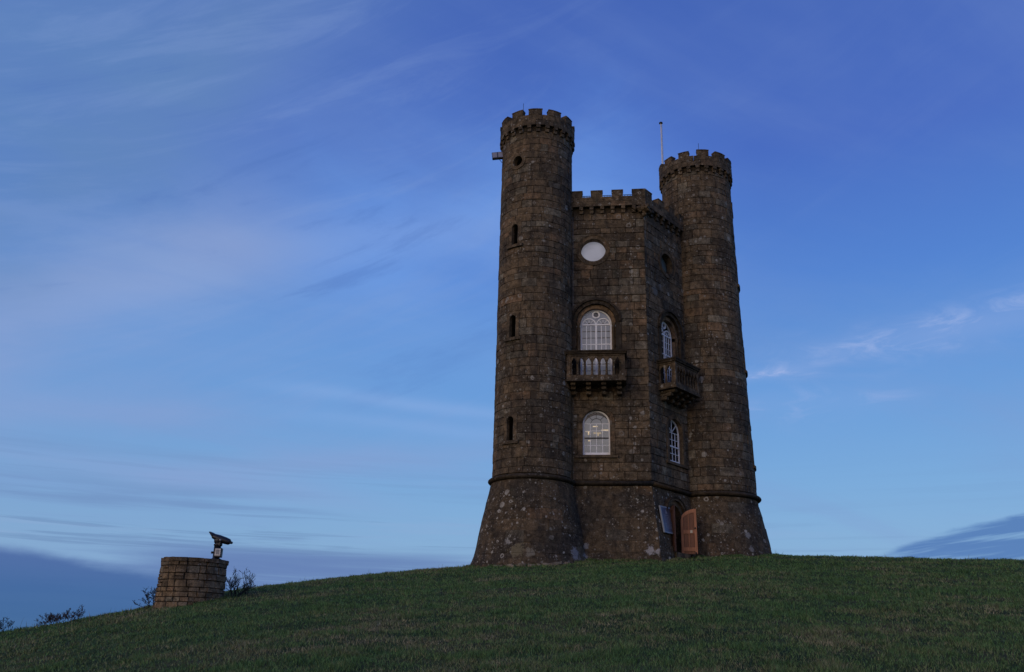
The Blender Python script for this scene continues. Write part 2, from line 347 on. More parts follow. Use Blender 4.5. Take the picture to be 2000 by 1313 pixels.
# ------------------------------------------------------------------ stones
STONES = []      # (area_on_screen, MB)
CB = Vector((math.cos(TH), math.sin(TH)))
def scr(p):
    d = p.y * math.cos(TH) + p.z * math.sin(TH); v = -p.y * math.sin(TH) + p.z * math.cos(TH); return (p.x / d * FPX, v / d * FPX)
BASE = [False]
def stone(S, zs, xl, xr, proud, tone, ch=.014, gap=.006, sub=.30):
    "one dressed block: front grid following the surface, chamfered edges running back into the joint"
    nz = len(zs); w_ = max(r - l for l, r in zip(xl, xr))
    if w_ < .07: return
    nx = max(1, int(math.ceil(w_ / sub))) + 1
    z0, z1 = zs[0], zs[-1]
    vs = []
    def P(t, z, d): return S.pt(t, z, d)
    ju = lambda a: random.uniform(-a, a)
    tiltx = ju(.007); tiltz = ju(.006)
    rows = []
    for i, z in enumerate(zs):
        l, r = xl[i], xr[i]
        zi = z + (gap + ch if i == 0 else (-(gap + ch) if i == nz - 1 else 0))
        zi = min(max(zi, z0 + .0015), z1 - .0015)
        li, ri = l + gap + ch, r - gap - ch
        if ri - li < .01: m_ = (l + r) / 2; li, ri = m_ - .003, m_ + .003
        rows.append([P(li + (ri - li) * j / nx + ju(.003), zi + ju(.003), proud + tiltx * (2 * j / nx - 1) + tiltz * (2 * i / (nz - 1) - 1) + ju(.0035)) for j in range(nx + 1)])
    vs = [p for r in rows for p in r]; W_ = nx + 1
    fs = [(i * W_ + j, i * W_ + j + 1, (i + 1) * W_ + j + 1, (i + 1) * W_ + j) for i in range(nz - 1) for j in range(nx)]
    # skirt
    ring = [(0, j) for j in range(W_)] + [(i, W_ - 1) for i in range(1, nz)] + [(nz - 1, j) for j in range(W_ - 2, -1, -1)] + [(i, 0) for i in range(nz - 2, 0, -1)]
    b0 = len(vs)
    for (i, j) in ring:
        l, r = xl[i], xr[i]; z = zs[i] + (gap if i == 0 else (-gap if i == nz - 1 else 0))
        l2, r2 = l + gap, r - gap
        if r2 < l2: l2 = r2 = (l + r) / 2
        vs.append(P(l2 + (r2 - l2) * j / nx, z, -.040))
    n = len(ring)
    for k in range(n):
        k2 = (k + 1) % n; a = ring[k][0] * W_ + ring[k][1]; b = ring[k2][0] * W_ + ring[k2][1]
        fs.append((a, b0 + k, b0 + k2, b))
    m = MB(); m.add(vs, fs, False, tone)
    c = [rows[0][0], rows[0][-1], rows[-1][-1], rows[-1][0]]
    q = [scr(p) for p in c]
    area = .5 * sum(q[i][0] * q[(i + 1) % 4][1] - q[(i + 1) % 4][0] * q[i][1] for i in range(4))
    m.base = z1 < ZS and BASE[0]; STONES.append((area, m))
def rtone():
    r = random.random()
    if r < .62: return random.uniform(.22, .6)
    if r < .74: return random.uniform(.62, .74)
    if r < .86: return random.uniform(.76, .88)
    if r < .94: return random.uniform(0, .2)
    return random.uniform(.9, 1.0)
def hwfun(op):
    "half width of an opening's outer edge at height z"
    def f(z):
        if op['kind'] == 'round':
            d = op['r'] ** 2 - (z - op['zc']) ** 2; return math.sqrt(d) if d > 0 else 0
        if z < op['z0'] or z > op['zs'] + op['r']: return 0
        if z <= op['zs']: return op['r']
        return math.sqrt(max(0, op['r'] ** 2 - (z - op['zs']) ** 2))
    return f
def lay(S, z0, z1, tl, tr, ops, hmin, hmax, wmin, wmax, ch=.014, gap=.006, tonef=rtone):
    z = z0; prev = []
    while z < z1 - .05:
        h = random.uniform(hmin, hmax)
        if z + h > z1 - .18: h = z1 - z
        za, zb = z, z + h; z = zb
        segs = []  # intervals (lfun, rfun, lmin, rmax)
        zm = [za + (zb - za) * i / 4 for i in range(5)]
        act = []
        for op in ops:
            f = hwfun(op); mx = max(f(q) for q in zm)
            if mx > .02: act.append((op['tc'], f, mx))
        act.sort(key=lambda a: a[0])
        bounds = [tl] ; segs = []
        left = tl
        for tc, f, mx in act:
            segs.append((left, (lambda q, tc=tc, f=f: tc - f(q)), tc - mx)); left = (lambda q, tc=tc, f=f: tc + f(q))
        segs.append((left, tr, None))
        for (L, Rr, _) in segs:
            lf = L if callable(L) else (lambda q: L); rf = Rr if callable(Rr) else (lambda q: Rr)
            La = max(lf(q) for q in zm); Ra = min(rf(q) for q in zm)
            # joints inside the safe interval
            js = []; x = La + random.uniform(wmin, wmax) * random.choice((.6, 1, .85))
            while x < Ra - wmin * .55: js.append(x); x += random.uniform(wmin, wmax)
            js = [q for q in js if all(abs(q - p_) > .05 for p_ in prev)] or js
            edges = [lf] + [(lambda q, j=j: j) for j in js] + [rf]
            prev2 = js
            for i in range(len(edges) - 1):
                lf_, rf_ = edges[i], edges[i + 1]
                curved = (i == 0 and callable(L) and len(act) > 0) or (i == len(edges) - 2 and callable(Rr) and len(act) > 0)
                zz_ = zm if curved else ([za, (za + zb) / 2, zb] if h > .36 else [za, zb])
                stone(S, zz_, [lf_(q) for q in zz_], [rf_(q) for q in zz_], random.uniform(-.006, .010), tonef(), ch, gap)
            prev = prev2

# openings (outer edge of the surround, that the coursed stones stop at)
def arch(tc, r, z0, zs): return dict(kind='arch', tc=tc, r=r, z0=z0, zs=zs)
def rnd(tc, r, zc): return dict(kind='round', tc=tc, r=r, zc=zc)
WL_AB = dict(tc=2.325, r=.495, z0=6.62, zs=7.79); WU_AB = dict(tc=2.345, r=.745, z0=9.33, zs=11.72); OC_AB = dict(tc=2.27, r=.485, zc=14.74)
WL_BC = dict(tc=1.84, r=.50, z0=6.62, zs=7.79); WU_BC = dict(tc=1.74, r=.72, z0=9.33, zs=11.72); OC_BC = dict(tc=1.68, r=.44, zc=14.68)
DOOR = dict(tc=1.33, r=.52, z0=1.5, zs=4.48)
TS = {'lo': .18, 'up': .21, 'oc': .17, 'door': .24}
op_AB = [arch(WL_AB['tc'], WL_AB['r'] + TS['lo'], 6.5, WL_AB['zs']), arch(WU_AB['tc'], WU_AB['r'] + TS['up'], 9.3, WU_AB['zs']), rnd(OC_AB['tc'], OC_AB['r'] + TS['oc'], OC_AB['zc'])]
op_BC = [arch(WL_BC['tc'], WL_BC['r'] + TS['lo'], 6.5, WL_BC['zs']), arch(WU_BC['tc'], WU_BC['r'] + TS['up'], 9.3, WU_BC['zs']), rnd(OC_BC['tc'], OC_BC['r'] + TS['oc'], OC_BC['zc']),
         arch(DOOR['tc'], DOOR['r'] + TS['door'], 0, DOOR['zs'])]
BASE[0] = True
for i, Fc in enumerate(FACES):
    ops = op_AB if i == 0 else (op_BC if i == 1 else [])
    tl = 0.9 if i % 2 == 0 else 0.0; tr = Fc.L if i % 2 == 0 else Fc.L - .9
    L0, R0 = tl, tr
    random.seed(11 + i)
    lay(Fc, ZS + .13, ZCORE, L0, R0, ops, .24, .40, .28, .64, .0095, .003)
    # battered base: corner widens with the batter
    tn = math.tan((uB - uA) / 2)
    if i % 2 == 0: rfun = lambda q, Fc=Fc: Fc.L + Fc.off(q) * tn; lfun = tl
    else: lfun = lambda q, Fc=Fc: -Fc.off(q) * tn; rfun = tr
    z = 1.9
    while z < ZS - .12:
        h = random.uniform(.34, .46)
        if z + h > ZS - .3: h = ZS - .09 - z
        ops_ = [o for o in ops]
        zm = [z, z + h / 2, z + h]
        L = lfun if callable(lfun) else (lambda q: lfun); Rr = rfun if callable(rfun) else (lambda q: rfun)
        dact = None
        for op in ops_:
            f = hwfun(op); mx = max(f(q) for q in zm)
            if mx > .02: dact = (op['tc'], f, mx)
        parts = [(L, Rr)] if not dact else [(L, lambda q, d=dact: d[0] - d[1](q)), (lambda q, d=dact: d[0] + d[1](q), Rr)]
        for (l, r) in parts:
            zq = [z + h * k / 4 for k in range(5)] if dact else zm
            La = max(l(q) for q in zq); Ra = min(r(q) for q in zq); x = La + random.uniform(.3, .8); js = []
            while x < Ra - .3: js.append(x); x += random.uniform(.5, .95)
            ed = [l] + [(lambda q, j=j: j) for j in js] + [r]
            for k in range(len(ed) - 1):
                stone(Fc, zq, [ed[k](q) for q in zq], [ed[k + 1](q) for q in zq], random.uniform(-.002, .006), random.choice((rtone(), .3, .35, .4)), .0022, .0004)
        z += h
def angspan(P, d0, d1):
    return math.atan2(math.sin(d1 - d0), math.cos(d1 - d0)) % (2 * math.pi)
SL_A = [dict(z0=14.42, zs=15.17), dict(z0=10.66, zs=11.42), dict(z0=6.80, zs=7.56)]
def turret_ops(ang_rel, S, oc=True):
    tc = ang_rel * S.Rn
    r = [arch(tc, .28, q['z0'] - .02, q['zs']) for q in SL_A]
    if oc: r.append(rnd(tc + .05, .36, 18.1))
    return r
tur_surf = []
for i, (P, Rf) in enumerate(TUR):
    # exterior arc between the two walls that meet at this corner
    dprev = math.atan2(*(HEX[(2 * i - 1) % 6] - HEX[2 * i]).yx); dnext = math.atan2(*(HEX[(2 * i + 1) % 6] - HEX[2 * i]).yx)
    a_start = dprev; a_end = dnext
    while a_end < a_start: a_end += 2 * math.pi
    # start from the previous wall's direction, going counterclockwise through the outside
    S0 = CylS(P, Rf, a_start)
    span = a_end - a_start
    ang = [R_(-34), R_(88), R_(180)][i] + vdir(P) if i < 2 else vdir(P) + math.pi
    rel = (ang - a_start) % (2 * math.pi)
    ops = turret_ops(rel, S0) if rel < span else []
    S0.rel = rel; S0.has = rel < span; tur_surf.append(S0)
    random.seed(31 + i)
    lay(S0, ZS + .13, 16.6, -.1, span * S0.Rn + .1, ops, .22, .38, .26, .64, .0075, .0022)
    lay(S0, 16.6, 19.38, -.1, 2 * math.pi * S0.Rn - .1, ops, .22, .38, .26, .64, .0075, .0022)
    lay(S0, 1.7, ZS - .11, -.1, span * S0.Rn + .1, [], .34, .46, .45, .80, .0022, .0004, lambda: random.choice((rtone(), .3, .35, .4)))

# ------------------------------------------------------------------ tower root, cores with openings cut in
tower = empty('stone_tower', (4.4, 34.3, 3.0), label='tall weathered brown stone folly tower with three round battlemented turrets on the hilltop', cat='tower')
tower['wl'] = [4.4, 34.3, 3.0]
STONES.sort(key=lambda a: -a[0])
rest = MB(); rest2 = MB()
M_base = stone_mat('dark_lichened_base_stone', .84, 1.5, blotch=1.15)
for k, (ar, m) in enumerate(STONES):
    if k < 300: m.build('stone', M_base if m.base else M_stone, tower)
    else:
        q_ = rest2 if m.base else rest; o = len(q_.v); q_.v += m.v; q_.f += [tuple(i + o for i in f) for f in m.f]; q_.sm += m.sm; q_.tone += m.tone
nrest = len(rest.f); o = len(rest.v); rest.v += rest2.v; rest.f += [tuple(i + o for i in f) for f in rest2.f]; rest.sm += rest2.sm; rest.tone += rest2.tone
ro = rest.build('stonework', M_stone, tower, 'stuff'); ro.data.materials.append(M_base); ro.data.polygons.foreach_set('material_index', [0] * nrest + [1] * (len(rest.f) - nrest))
BASE[0] = False

def cutter(S, tc, r, z0, zs, depth, outer=1.2, rnd_=False, seg=20):
    "prism with an arched or round outline, axis along the wall's normal at tc"
    if rnd_: out = [(tc + r * math.cos(a), zs + r * math.sin(a)) for a in [2 * math.pi * k / seg for k in range(seg)]]
    else: out = [(tc - r, z0), (tc + r, z0)] + [(tc + r * math.cos(math.pi * k / seg), zs + r * math.sin(math.pi * k / seg)) for k in range(seg + 1)]
    if isinstance(S, PlaneS):
        f = lambda t, z, d: Vector((*(S.P + S.d * t + S.n * d), z))
    else:
        a = S.a0 + tc / S.Rn; nn = D2(a); tt = Vector((-nn.y, nn.x)); Rz = S.R(zs)
        f = lambda t, z, d: Vector((*(S.c + tt * (t - tc) + nn * (Rz + d)), z))
    n = len(out); bm = bmesh.new()
    a_ = [bm.verts.new(f(t, z, -depth)) for t, z in out]; b_ = [bm.verts.new(f(t, z, outer)) for t, z in out]
    bm.faces.new(a_); bm.faces.new(b_[::-1])
    for k in range(n): bm.faces.new((a_[k], b_[k], b_[(k + 1) % n], a_[(k + 1) % n]))
    bmesh.ops.recalc_face_normals(bm, faces=bm.faces)
    me = bpy.data.meshes.new('cut'); bm.to_mesh(me); bm.free()
    o = bpy.data.objects.new('cut', me); COL.objects.link(o); return o
def boolcut(o, cuts):
    for c in cuts:
        md = o.modifiers.new('b', 'BOOLEAN'); md.operation = 'DIFFERENCE'; md.solver = 'EXACT'; md.object = c
    dg = bpy.context.evaluated_depsgraph_get(); me = bpy.data.meshes.new_from_object(o.evaluated_get(dg))
    o.modifiers.clear(); old = o.data; o.data = me
    for c in cuts: bpy.data.objects.remove(c, do_unlink=True)
# core
m = MB(); zl = [1.2, 2.65, 3.0, 3.91, 4.67, 5.25, 5.6, ZCORE + .3]; vs = []
for z in zl:
    for i in range(6):
        Fp, Fn = FACES[(i - 1) % 6], FACES[i]; d = fl(z) * .82 - .035
        # intersection of the two offset lines
        p1 = Fp.P + Fp.n * d; p2 = Fn.P + Fn.n * d; cr = Fp.d.x * Fn.d.y - Fp.d.y * Fn.d.x
        tt_ = ((p2 - p1).x * Fn.d.y - (p2 - p1).y * Fn.d.x) / cr; q = p1 + Fp.d * tt_; vs.append((q.x, q.y, z))
fs = [(k * 6 + i, k * 6 + (i + 1) % 6, (k + 1) * 6 + (i + 1) % 6, (k + 1) * 6 + i) for k in range(len(zl) - 1) for i in range(6)]
fs += [tuple(range(6))[::-1], tuple((len(zl) - 1) * 6 + i for i in range(6))]
m.add(vs, fs, tone=.1); core = m.build('core_wall', M_dark, tower)
cuts = []
for S, lo, upw, oc in ((AB, WL_AB, WU_AB, OC_AB), (BC, WL_BC, WU_BC, OC_BC)):
    cuts += [cutter(S, lo['tc'], lo['r'] + .02, lo['z0'] - .02, lo['zs'], .95), cutter(S, upw['tc'], upw['r'] + .02, upw['z0'] + .01, upw['zs'], .95), cutter(S, oc['tc'], oc['r'] + .02, 0, oc['zc'], .8, rnd_=True)]
cuts.append(cutter(BC, DOOR['tc'], DOOR['r'] + .02, 1.5, DOOR['zs'], 1.2))
boolcut(core, cuts)
for i, (P, Rf) in enumerate(TUR):
    m = MB(); m.lathe((P.x, P.y, 0), [(Rf(z) - .035, z) for z in [1.2, 2.0, 2.65, 3.0, 3.45, 3.91, 4.3, 4.67, 5.0, 5.25, 5.49, 5.62, 8, 11, 14, 17, 19.65]], 48, tone=.1)
    tu = m.build('turret', M_dark, tower)
    S0 = tur_surf[i]
    if S0.has:
        tc = S0.rel * S0.Rn
        cs_ = [cutter(S0, tc, .155, q['z0'] + .06, q['zs'] + .0, .38) for q in SL_A] + [cutter(S0, tc + .05, .23, 0, 18.1, .38, rnd_=True)]
        boolcut(tu, cs_)
        # dressed frames of the slit windows and of the porthole
        def cyl_block(m, t0, t1, z0, z1, d0, d1, tone, nseg=2):
            vs = []; 
            for k in range(nseg + 1):
                t_ = t0 + (t1 - t0) * k / nseg
                vs += [S0.pt(t_, z0, d0), S0.pt(t_, z0, d1), S0.pt(t_, z1, d1), S0.pt(t_, z1, d0)]
            fs = [(k * 4 + j, k * 4 + (j + 1) % 4, (k + 1) * 4 + (j + 1) % 4, (k + 1) * 4 + j) for k in range(nseg) for j in range(4)] + [(3, 2, 1, 0), tuple(nseg * 4 + j for j in range(4))]
            m.add(vs, [f[::-1] for f in fs], tone=tone)
        for q in SL_A:
            wd = empty('window', (0, 0, 0)); setparent(wd, tower); wd.location = (0, 0, 0); wd['wl'] = [0, 0, 0]
            for sgn in (-1, 1):
                m = MB(); a, b = sorted((tc + sgn * .145, tc + sgn * .29)); cyl_block(m, a, b, q['z0'] + .04, q['zs'] + .02, -.12, .022, random.uniform(.4, .6)); m.build('jamb', M_dress, wd)
            # arched head
            m = MB(); n_ = 10; vs = []; 
            for k in range(n_ + 1):
                a = math.pi * k / n_; ci, si = math.cos(a), math.sin(a)
                kx = .29 / max(abs(ci), abs(si) / 1.0); ox, oz = max(-.29, min(.29, kx * ci)), min(.29, kx * si)
                for (x_, z_, d_) in ((.145 * ci, .145 * si, -.12), (.145 * ci, .145 * si, .022), (ox, oz, .022), (ox, oz, -.12)): vs.append(S0.pt(tc + x_ * 1.0, q['zs'] + .02 + z_, d_))
            fs = [(k * 4 + j, (k + 1) * 4 + j, (k + 1) * 4 + (j + 1) % 4, k * 4 + (j + 1) % 4) for k in range(n_) for j in range(4)]
            m.add(vs, fs, tone=.45); m.build('arch_head', M_dress, wd)
            m = MB(); cyl_block(m, tc - .36, tc + .36, q['z0'] - .07, q['z0'] + .04, -.1, .075, .4, 3); m.build('sill', M_dress, wd)
            m = MB(); m.add([S0.pt(tc - .17, q['z0'], -.2), S0.pt(tc + .17, q['z0'], -.2), S0.pt(tc + .17, q['zs'] + .19, -.2), S0.pt(tc - .17, q['zs'] + .19, -.2)], [(0, 1, 2, 3)]); m.build('pane', M_glass, wd)
            m = MB(); m.tube([S0.pt(tc, q['z0'], -.18), S0.pt(tc, q['zs'] + .14, -.18)], .012, 6); m.build('glazing_bar', M_black, wd)
        wd = empty('window', (0, 0, 0)); setparent(wd, tower); wd['wl'] = [0, 0, 0]
        m = MB(); n_ = 28; vs = []
        for k in range(n_):
            a = 2 * math.pi * k / n_
            for rr_, d_ in ((.22, -.2), (.22, .03), (.36, .03), (.37, -.05)): vs.append(S0.pt(tc + .05 + rr_ * math.cos(a), 18.1 + rr_ * math.sin(a), d_))
        fs = [(k * 4 + j, k * 4 + j + 1, ((k + 1) % n_) * 4 + j + 1, ((k + 1) % n_) * 4 + j) for k in range(n_) for j in range(3)]
        m.add(vs, [f[::-1] for f in fs], tone=.4); m.build('frame', M_dress, wd)
        m = MB(); m.add([S0.pt(tc + .05 + .25 * math.cos(2 * math.pi * k / 16), 18.1 + .25 * math.sin(2 * math.pi * k / 16), -.22) for k in range(16)], [tuple(range(16))]); m.build('pane', M_glass, wd)

# string course
sc = MB()
def prof_sweep(m, pts_fn, ts, prof, tone=.2, closed=False):
    vs = []; n = len(prof)
    for t_ in ts:
        for (d, z) in prof: vs.append(pts_fn(t_, z, d))
    fs = [(k * n + j, k * n + (j + 1) % n, (k + 1) * n + (j + 1) % n, (k + 1) * n + j) for k in range(len(ts) - 1) for j in range(n)]
    if not closed: fs += [tuple(range(n))[::-1], tuple((len(ts) - 1) * n + j for j in range(n))]
    m.add(vs, fs, True, tone)
pr_ = [(-.06, ZS - .095), (.03, ZS - .088)] + [(.02 + .125 * math.cos(a), ZS + .085 * math.sin(a)) for a in [R_(-70), R_(-45), R_(-20), R_(0), R_(25), R_(50), R_(75)]] + [(-.06, ZS + .10)]
for i, Fc in enumerate(FACES):
    tn = math.tan((uB - uA) / 2)
    n = len(pr_); vs = []
    for end in (0, 1):
        for (d, z) in pr_:
            if i % 2 == 0: t_ = .7 if end == 0 else Fc.L + d * tn
            else: t_ = -d * tn if end == 0 else Fc.L - .7
            q = Fc.P + Fc.d * t_ + Fc.n * d; vs.append((q.x, q.y, z))
    sc.add(vs, [(j, (j + 1) % n, n + (j + 1) % n, n + j) for j in range(n)] + [tuple(range(n))[::-1], tuple(range(n, 2 * n))], True, .2)
for i, (P, Rf) in enumerate(TUR):
    R0 = Rf(5.62); ts = [2 * math.pi * k / 64 for k in range(65)]
    prof_sweep(sc, lambda a, z, d, P=P, R0=R0: Vector((P.x + (R0 + d + .01) * math.cos(a), P.y + (R0 + d + .01) * math.sin(a), z)), ts, pr_, closed=True)
M_course = stone_mat('dark_string_course', .55, .3)
sc.build('string_course', M_course, tower)

# ------------------------------------------------------------------ parapets
def ringblock(m, P, r0, r1, a0, a1, z0, z1, nseg=3, tone=.4, slope=0):
    vs = []
    for k in range(nseg + 1):
        a = a0 + (a1 - a0) * k / nseg; c_, s_ = math.cos(a), math.sin(a)
        for r, z in ((r0, z0), (r1, z0), (r1, z1 - slope), (r0, z1)): jr = random.uniform(-.007, .007); vs.append((P.x + (r + jr) * c_, P.y + (r + jr) * s_, z + (random.uniform(-.012, .004) if z > z0 + .1 else 0)))
    fs = [(k * 4 + j, (k + 1) * 4 + j, (k + 1) * 4 + (j + 1) % 4, k * 4 + (j + 1) % 4) for k in range(nseg) for j in range(4)]
    fs += [(0, 1, 2, 3), tuple(nseg * 4 + j for j in (3, 2, 1, 0))]
    m.add(vs, fs, tone=tone)
for i, (P, Rf) in enumerate(TUR):
    R0 = Rf(19.4); RP = R0 + .105; par = empty('parapet', (0, 0, 0)); setparent(par, tower); par['wl'] = [0, 0, 0]
    # band of blocks below the battlements
    nb = 18
    for row, (z0, z1) in enumerate(((19.60, 19.84), (19.845, 20.07))):
        for k in range(nb):
            a = 2 * math.pi * (k + .5 * row) / nb + .1; m = MB(); jit = random.uniform(-.006, .008)
            ringblock(m, P, RP - .24, RP + jit, a + .004, a + 2 * math.pi / nb - .004, z0 + .003, z1, 3, rtone() * .8); m.build('band_block', M_stone, par)
    a0 = {0: aA + R_(-3), 1: aC + R_(14), 2: 0}[i]
    for k in range(12):
        a = a0 + 2 * math.pi * k / 12 + random.uniform(-.015, .015); hw = R_(9.3) + random.uniform(-.02, .02); m = MB(); zt = 20.36 + random.uniform(-.015, .015)
        ringblock(m, P, RP - .25, RP + .004, a - hw, a + hw, 20.073, zt - .06, 3, rtone() * .7)
        ringblock(m, P, RP - .26, RP + .018, a - hw - .008, a + hw + .008, zt - .058, zt, 3, .3, .02)
        m.build('merlon', M_stone, par)
    nc = 26
    for k in range(nc):
        a = a0 + 2 * math.pi * (k + .3) / nc; hw = .075 / R0; m = MB()
        ringblock(m, P, R0 - .05, R0 + .12, a - hw, a + hw, 19.47, 19.597, 1, .35)
        ringblock(m, P, R0 - .05, R0 + .065, a - hw, a + hw, 19.32, 19.467, 1, .35)
        m.build('corbel', M_stone, par)
    m = MB(); m.lathe((P.x, P.y, 0), [(R0 - .02, 19.3), (R0 - .02, 19.9)], 40, tone=.1); m.build('parapet_core', M_dark, par)
    # stepped dark wall behind, roof
    if i < 2:
        m = MB(); a = (aA + R_(-24)) if i == 0 else (aC + R_(8)); q = P + D2(a) * (RP - .1); m.tube([(q.x, q.y, 20.3), (q.x, q.y, 20.72)], .009, 5); m.build('lightning_rod', M_black, tower)
par = empty('parapet', (0, 0, 0)); setparent(par, tower); par['wl'] = [0, 0, 0]
Z0c, Z1c, Z2c = 16.585, 17.0, 17.29
OFF = .15
for i, Fc in enumerate(FACES):
    flip = i % 2 == 1; tn = math.tan((uB - uA) / 2)
    def T(t_): return Fc.L - t_ if flip else t_
    def blk(m, t0, t1, z0, z1, d0, d1, tone, mitre=False):
        vs = []
        for (t_, e) in ((t0, 0), (t1, 1)):
            for d, z in ((d0, z0), (d1, z0), (d1, z1), (d0, z1)):
                tt_ = t_ + (d * tn if (mitre and e == 1) else 0); q = Fc.P + Fc.d * T(tt_) + Fc.n * d; vs.append((q.x, q.y, z))
        fs = [(0, 1, 5, 4), (1, 2, 6, 5), (2, 3, 7, 6), (3, 0, 4, 7), (3, 2, 1, 0), (4, 5, 6, 7)]
        if not flip: fs = [f[::-1] for f in fs]
        m.add(vs, fs, tone=tone)
    L_ = Fc.L; x = 1.2
    for row, (z0, z1) in enumerate(((Z0c, 16.79), (16.795, Z1c))):
        x = 1.15 - .25 * row
        while x < L_ - .01:
            w_ = random.uniform(.5, .8); x2 = min(L_, x + w_); x2 = L_ if L_ - x2 < .3 else x2
            m = MB(); blk(m, x + .003, x2 - (.0 if x2 >= L_ else .003), z0 + .003, z1, -.12, OFF + random.uniform(-.004, .006), rtone() * .8, x2 >= L_); m.build('band_block', M_stone, par); x = x2
    for (a, b) in ((1.40, 1.86), (2.20, 2.66), (3.03, 3.47), (3.83 + (L_ - s1), L_)):
        m = MB(); last = b == L_
        blk(m, a, b, Z1c + .003, Z2c - .05, -.1, OFF + .003, rtone() * .7, last); blk(m, a - .012, b + (.0 if last else .012), Z2c - .048, Z2c, -.11, OFF + .016, .3, last)
        m.build('merlon', M_stone, par)
    t_ = 1.32
    while t_ < L_ + .06:
        m = MB(); blk(m, t_, t_ + .15, 16.455, 16.582, -.02, .14, .35); blk(m, t_, t_ + .15, 16.31, 16.45, -.02, .075, .35); m.build('corbel', M_stone, par); t_ += .415
    m = MB(); m.add([(*(Fc.P - Fc.n * .02), 16.3), (*(Fc.P + Fc.d * L_ - Fc.n * .02), 16.3), (*(Fc.P + Fc.d * L_ - Fc.n * .02), 16.9), (*(Fc.P - Fc.n * .02), 16.9)], [(0, 1, 2, 3)], tone=.1); m.build('parapet_core', M_dark, par)
m = MB(); m.add([(q.x, q.y, 16.66) for q in HEX], [tuple(range(6))]); m.build('roof', M_lead, tower)
# iron railing inside the parapet
m = MB(); rl = empty('railing', (0, 0, 0)); setparent(rl, tower); rl['wl'] = [0, 0, 0]
for Fc in (AB, BC):
    q0 = AB.P + AB.d * 1.2 - AB.n * .35 if Fc is AB else None
    pts = [(Fc.P + Fc.d * t_ - Fc.n * .38) for t_ in ((1.2, Fc.L - .25) if Fc is AB else (.25, Fc.L - 1.2))]
    for zz_ in (17.335, 17.22):
        m = MB(); m.tube([(*pts[0], zz_), (*pts[1], zz_)], .014, 6); m.build('rail', M_black, rl)
    n = 24
    for k in range(n + 1):
        q = pts[0].lerp(pts[1], k / n); m = MB(); m.tube([(*q, 16.66), (*q, 17.335)], .008 if k % 6 else .016, 5); m.build('railing_bar', M_black, rl)
# carved beast head under the corner merlon
def lumps(spec, sub=2, amp=.02, fr=9):
    bm = bmesh.new()
    for (c, r) in spec:
        q = bmesh.ops.create_icosphere(bm, subdivisions=sub, radius=1)
        for v in q['verts']: v.co = Vector((v.co.x * r[0], v.co.y * r[1], v.co.z * r[2])) + Vector(c)
    for v in bm.verts: v.co += (mnoise.noise_vector(v.co * fr)) * amp
    mm = MB(); bm.verts.index_update(); mm.add([v.co.copy() for v in bm.verts], [tuple(v.index for v in f.verts) for f in bm.faces], True, .35); bm.free(); return mm
bis = (AB.n + BC.n).normalized(); bt = Vector((-bis.y, bis.x))
def gl(x, f, z): q = B + bt * x + bis * f; return (q.x, q.y, 16.42 + z)
g = lumps([(gl(0, .12, .0), (.17, .17, .17)), (gl(0, .27, -.03), (.11, .12, .09)), (gl(-.12, .1, .14), (.06, .05, .09)), (gl(.12, .1, .14), (.06, .05, .09)), (gl(-.07, .26, .07), (.045, .05, .04)),
           (gl(.07, .26, .07), (.045, .05, .04)), (gl(0, .30, -.12), (.09, .09, .035)), (gl(-.2, .02, -.02), (.12, .1, .14)), (gl(.2, .02, -.02), (.12, .1, .14)), (gl(0, .05, -.2), (.12, .12, .12)), (gl(-.34, -.1, .04), (.1, .1, .1)), (gl(.34, -.1, .04), (.1, .1, .1))], amp=.09)
g.build('gargoyle', M_dress, tower)
# lightning conductor in the angle of turret and wall
m = MB(); m.tube([AB.pt(1.475, z_, .02) for z_ in (16.2, 11, 5.75)], .013, 5); m.build('conductor_cable', simple('weathered_grey_cable', (.16, .15, .13), .7), tower)

# ------------------------------------------------------------------ windows
def P3(S, t_, z, d): q = S.P + S.d * t_ + S.n * d; return Vector((q.x, q.y, z))
def prism(m, S, out, d0, d1, tone=.5):
    "extrude a (t,z) polygon between depths d0<d1"
    n = len(out); vs = [P3(S, t_, z, d0) for t_, z in out] + [P3(S, t_, z, d1) for t_, z in out]
    m.add(vs, [tuple(range(n))[::-1], tuple(range(n, 2 * n))] + [(k, (k + 1) % n, n + (k + 1) % n, n + k) for k in range(n)], tone=tone)
def arcband(m, S, tc, zc, r0, r1, a0, a1, d0, d1, seg=4, tone=.5):
    o = [(tc + r1 * math.cos(a0 + (a1 - a0) * k / seg), zc + r1 * math.sin(a0 + (a1 - a0) * k / seg)) for k in range(seg + 1)]
    i_ = [(tc + r0 * math.cos(a0 + (a1 - a0) * k / seg), zc + r0 * math.sin(a0 + (a1 - a0) * k / seg)) for k in range(seg + 1)]
    for k in range(seg): prism(m, S, [i_[k], o[k], o[k + 1], i_[k + 1]], d0, d1, tone)
def rect(m, S, t0, t1, z0, z1, d0, d1, tone=.5): prism(m, S, [(t0, z0), (t1, z0), (t1, z1), (t0, z1)], d0, d1, tone)
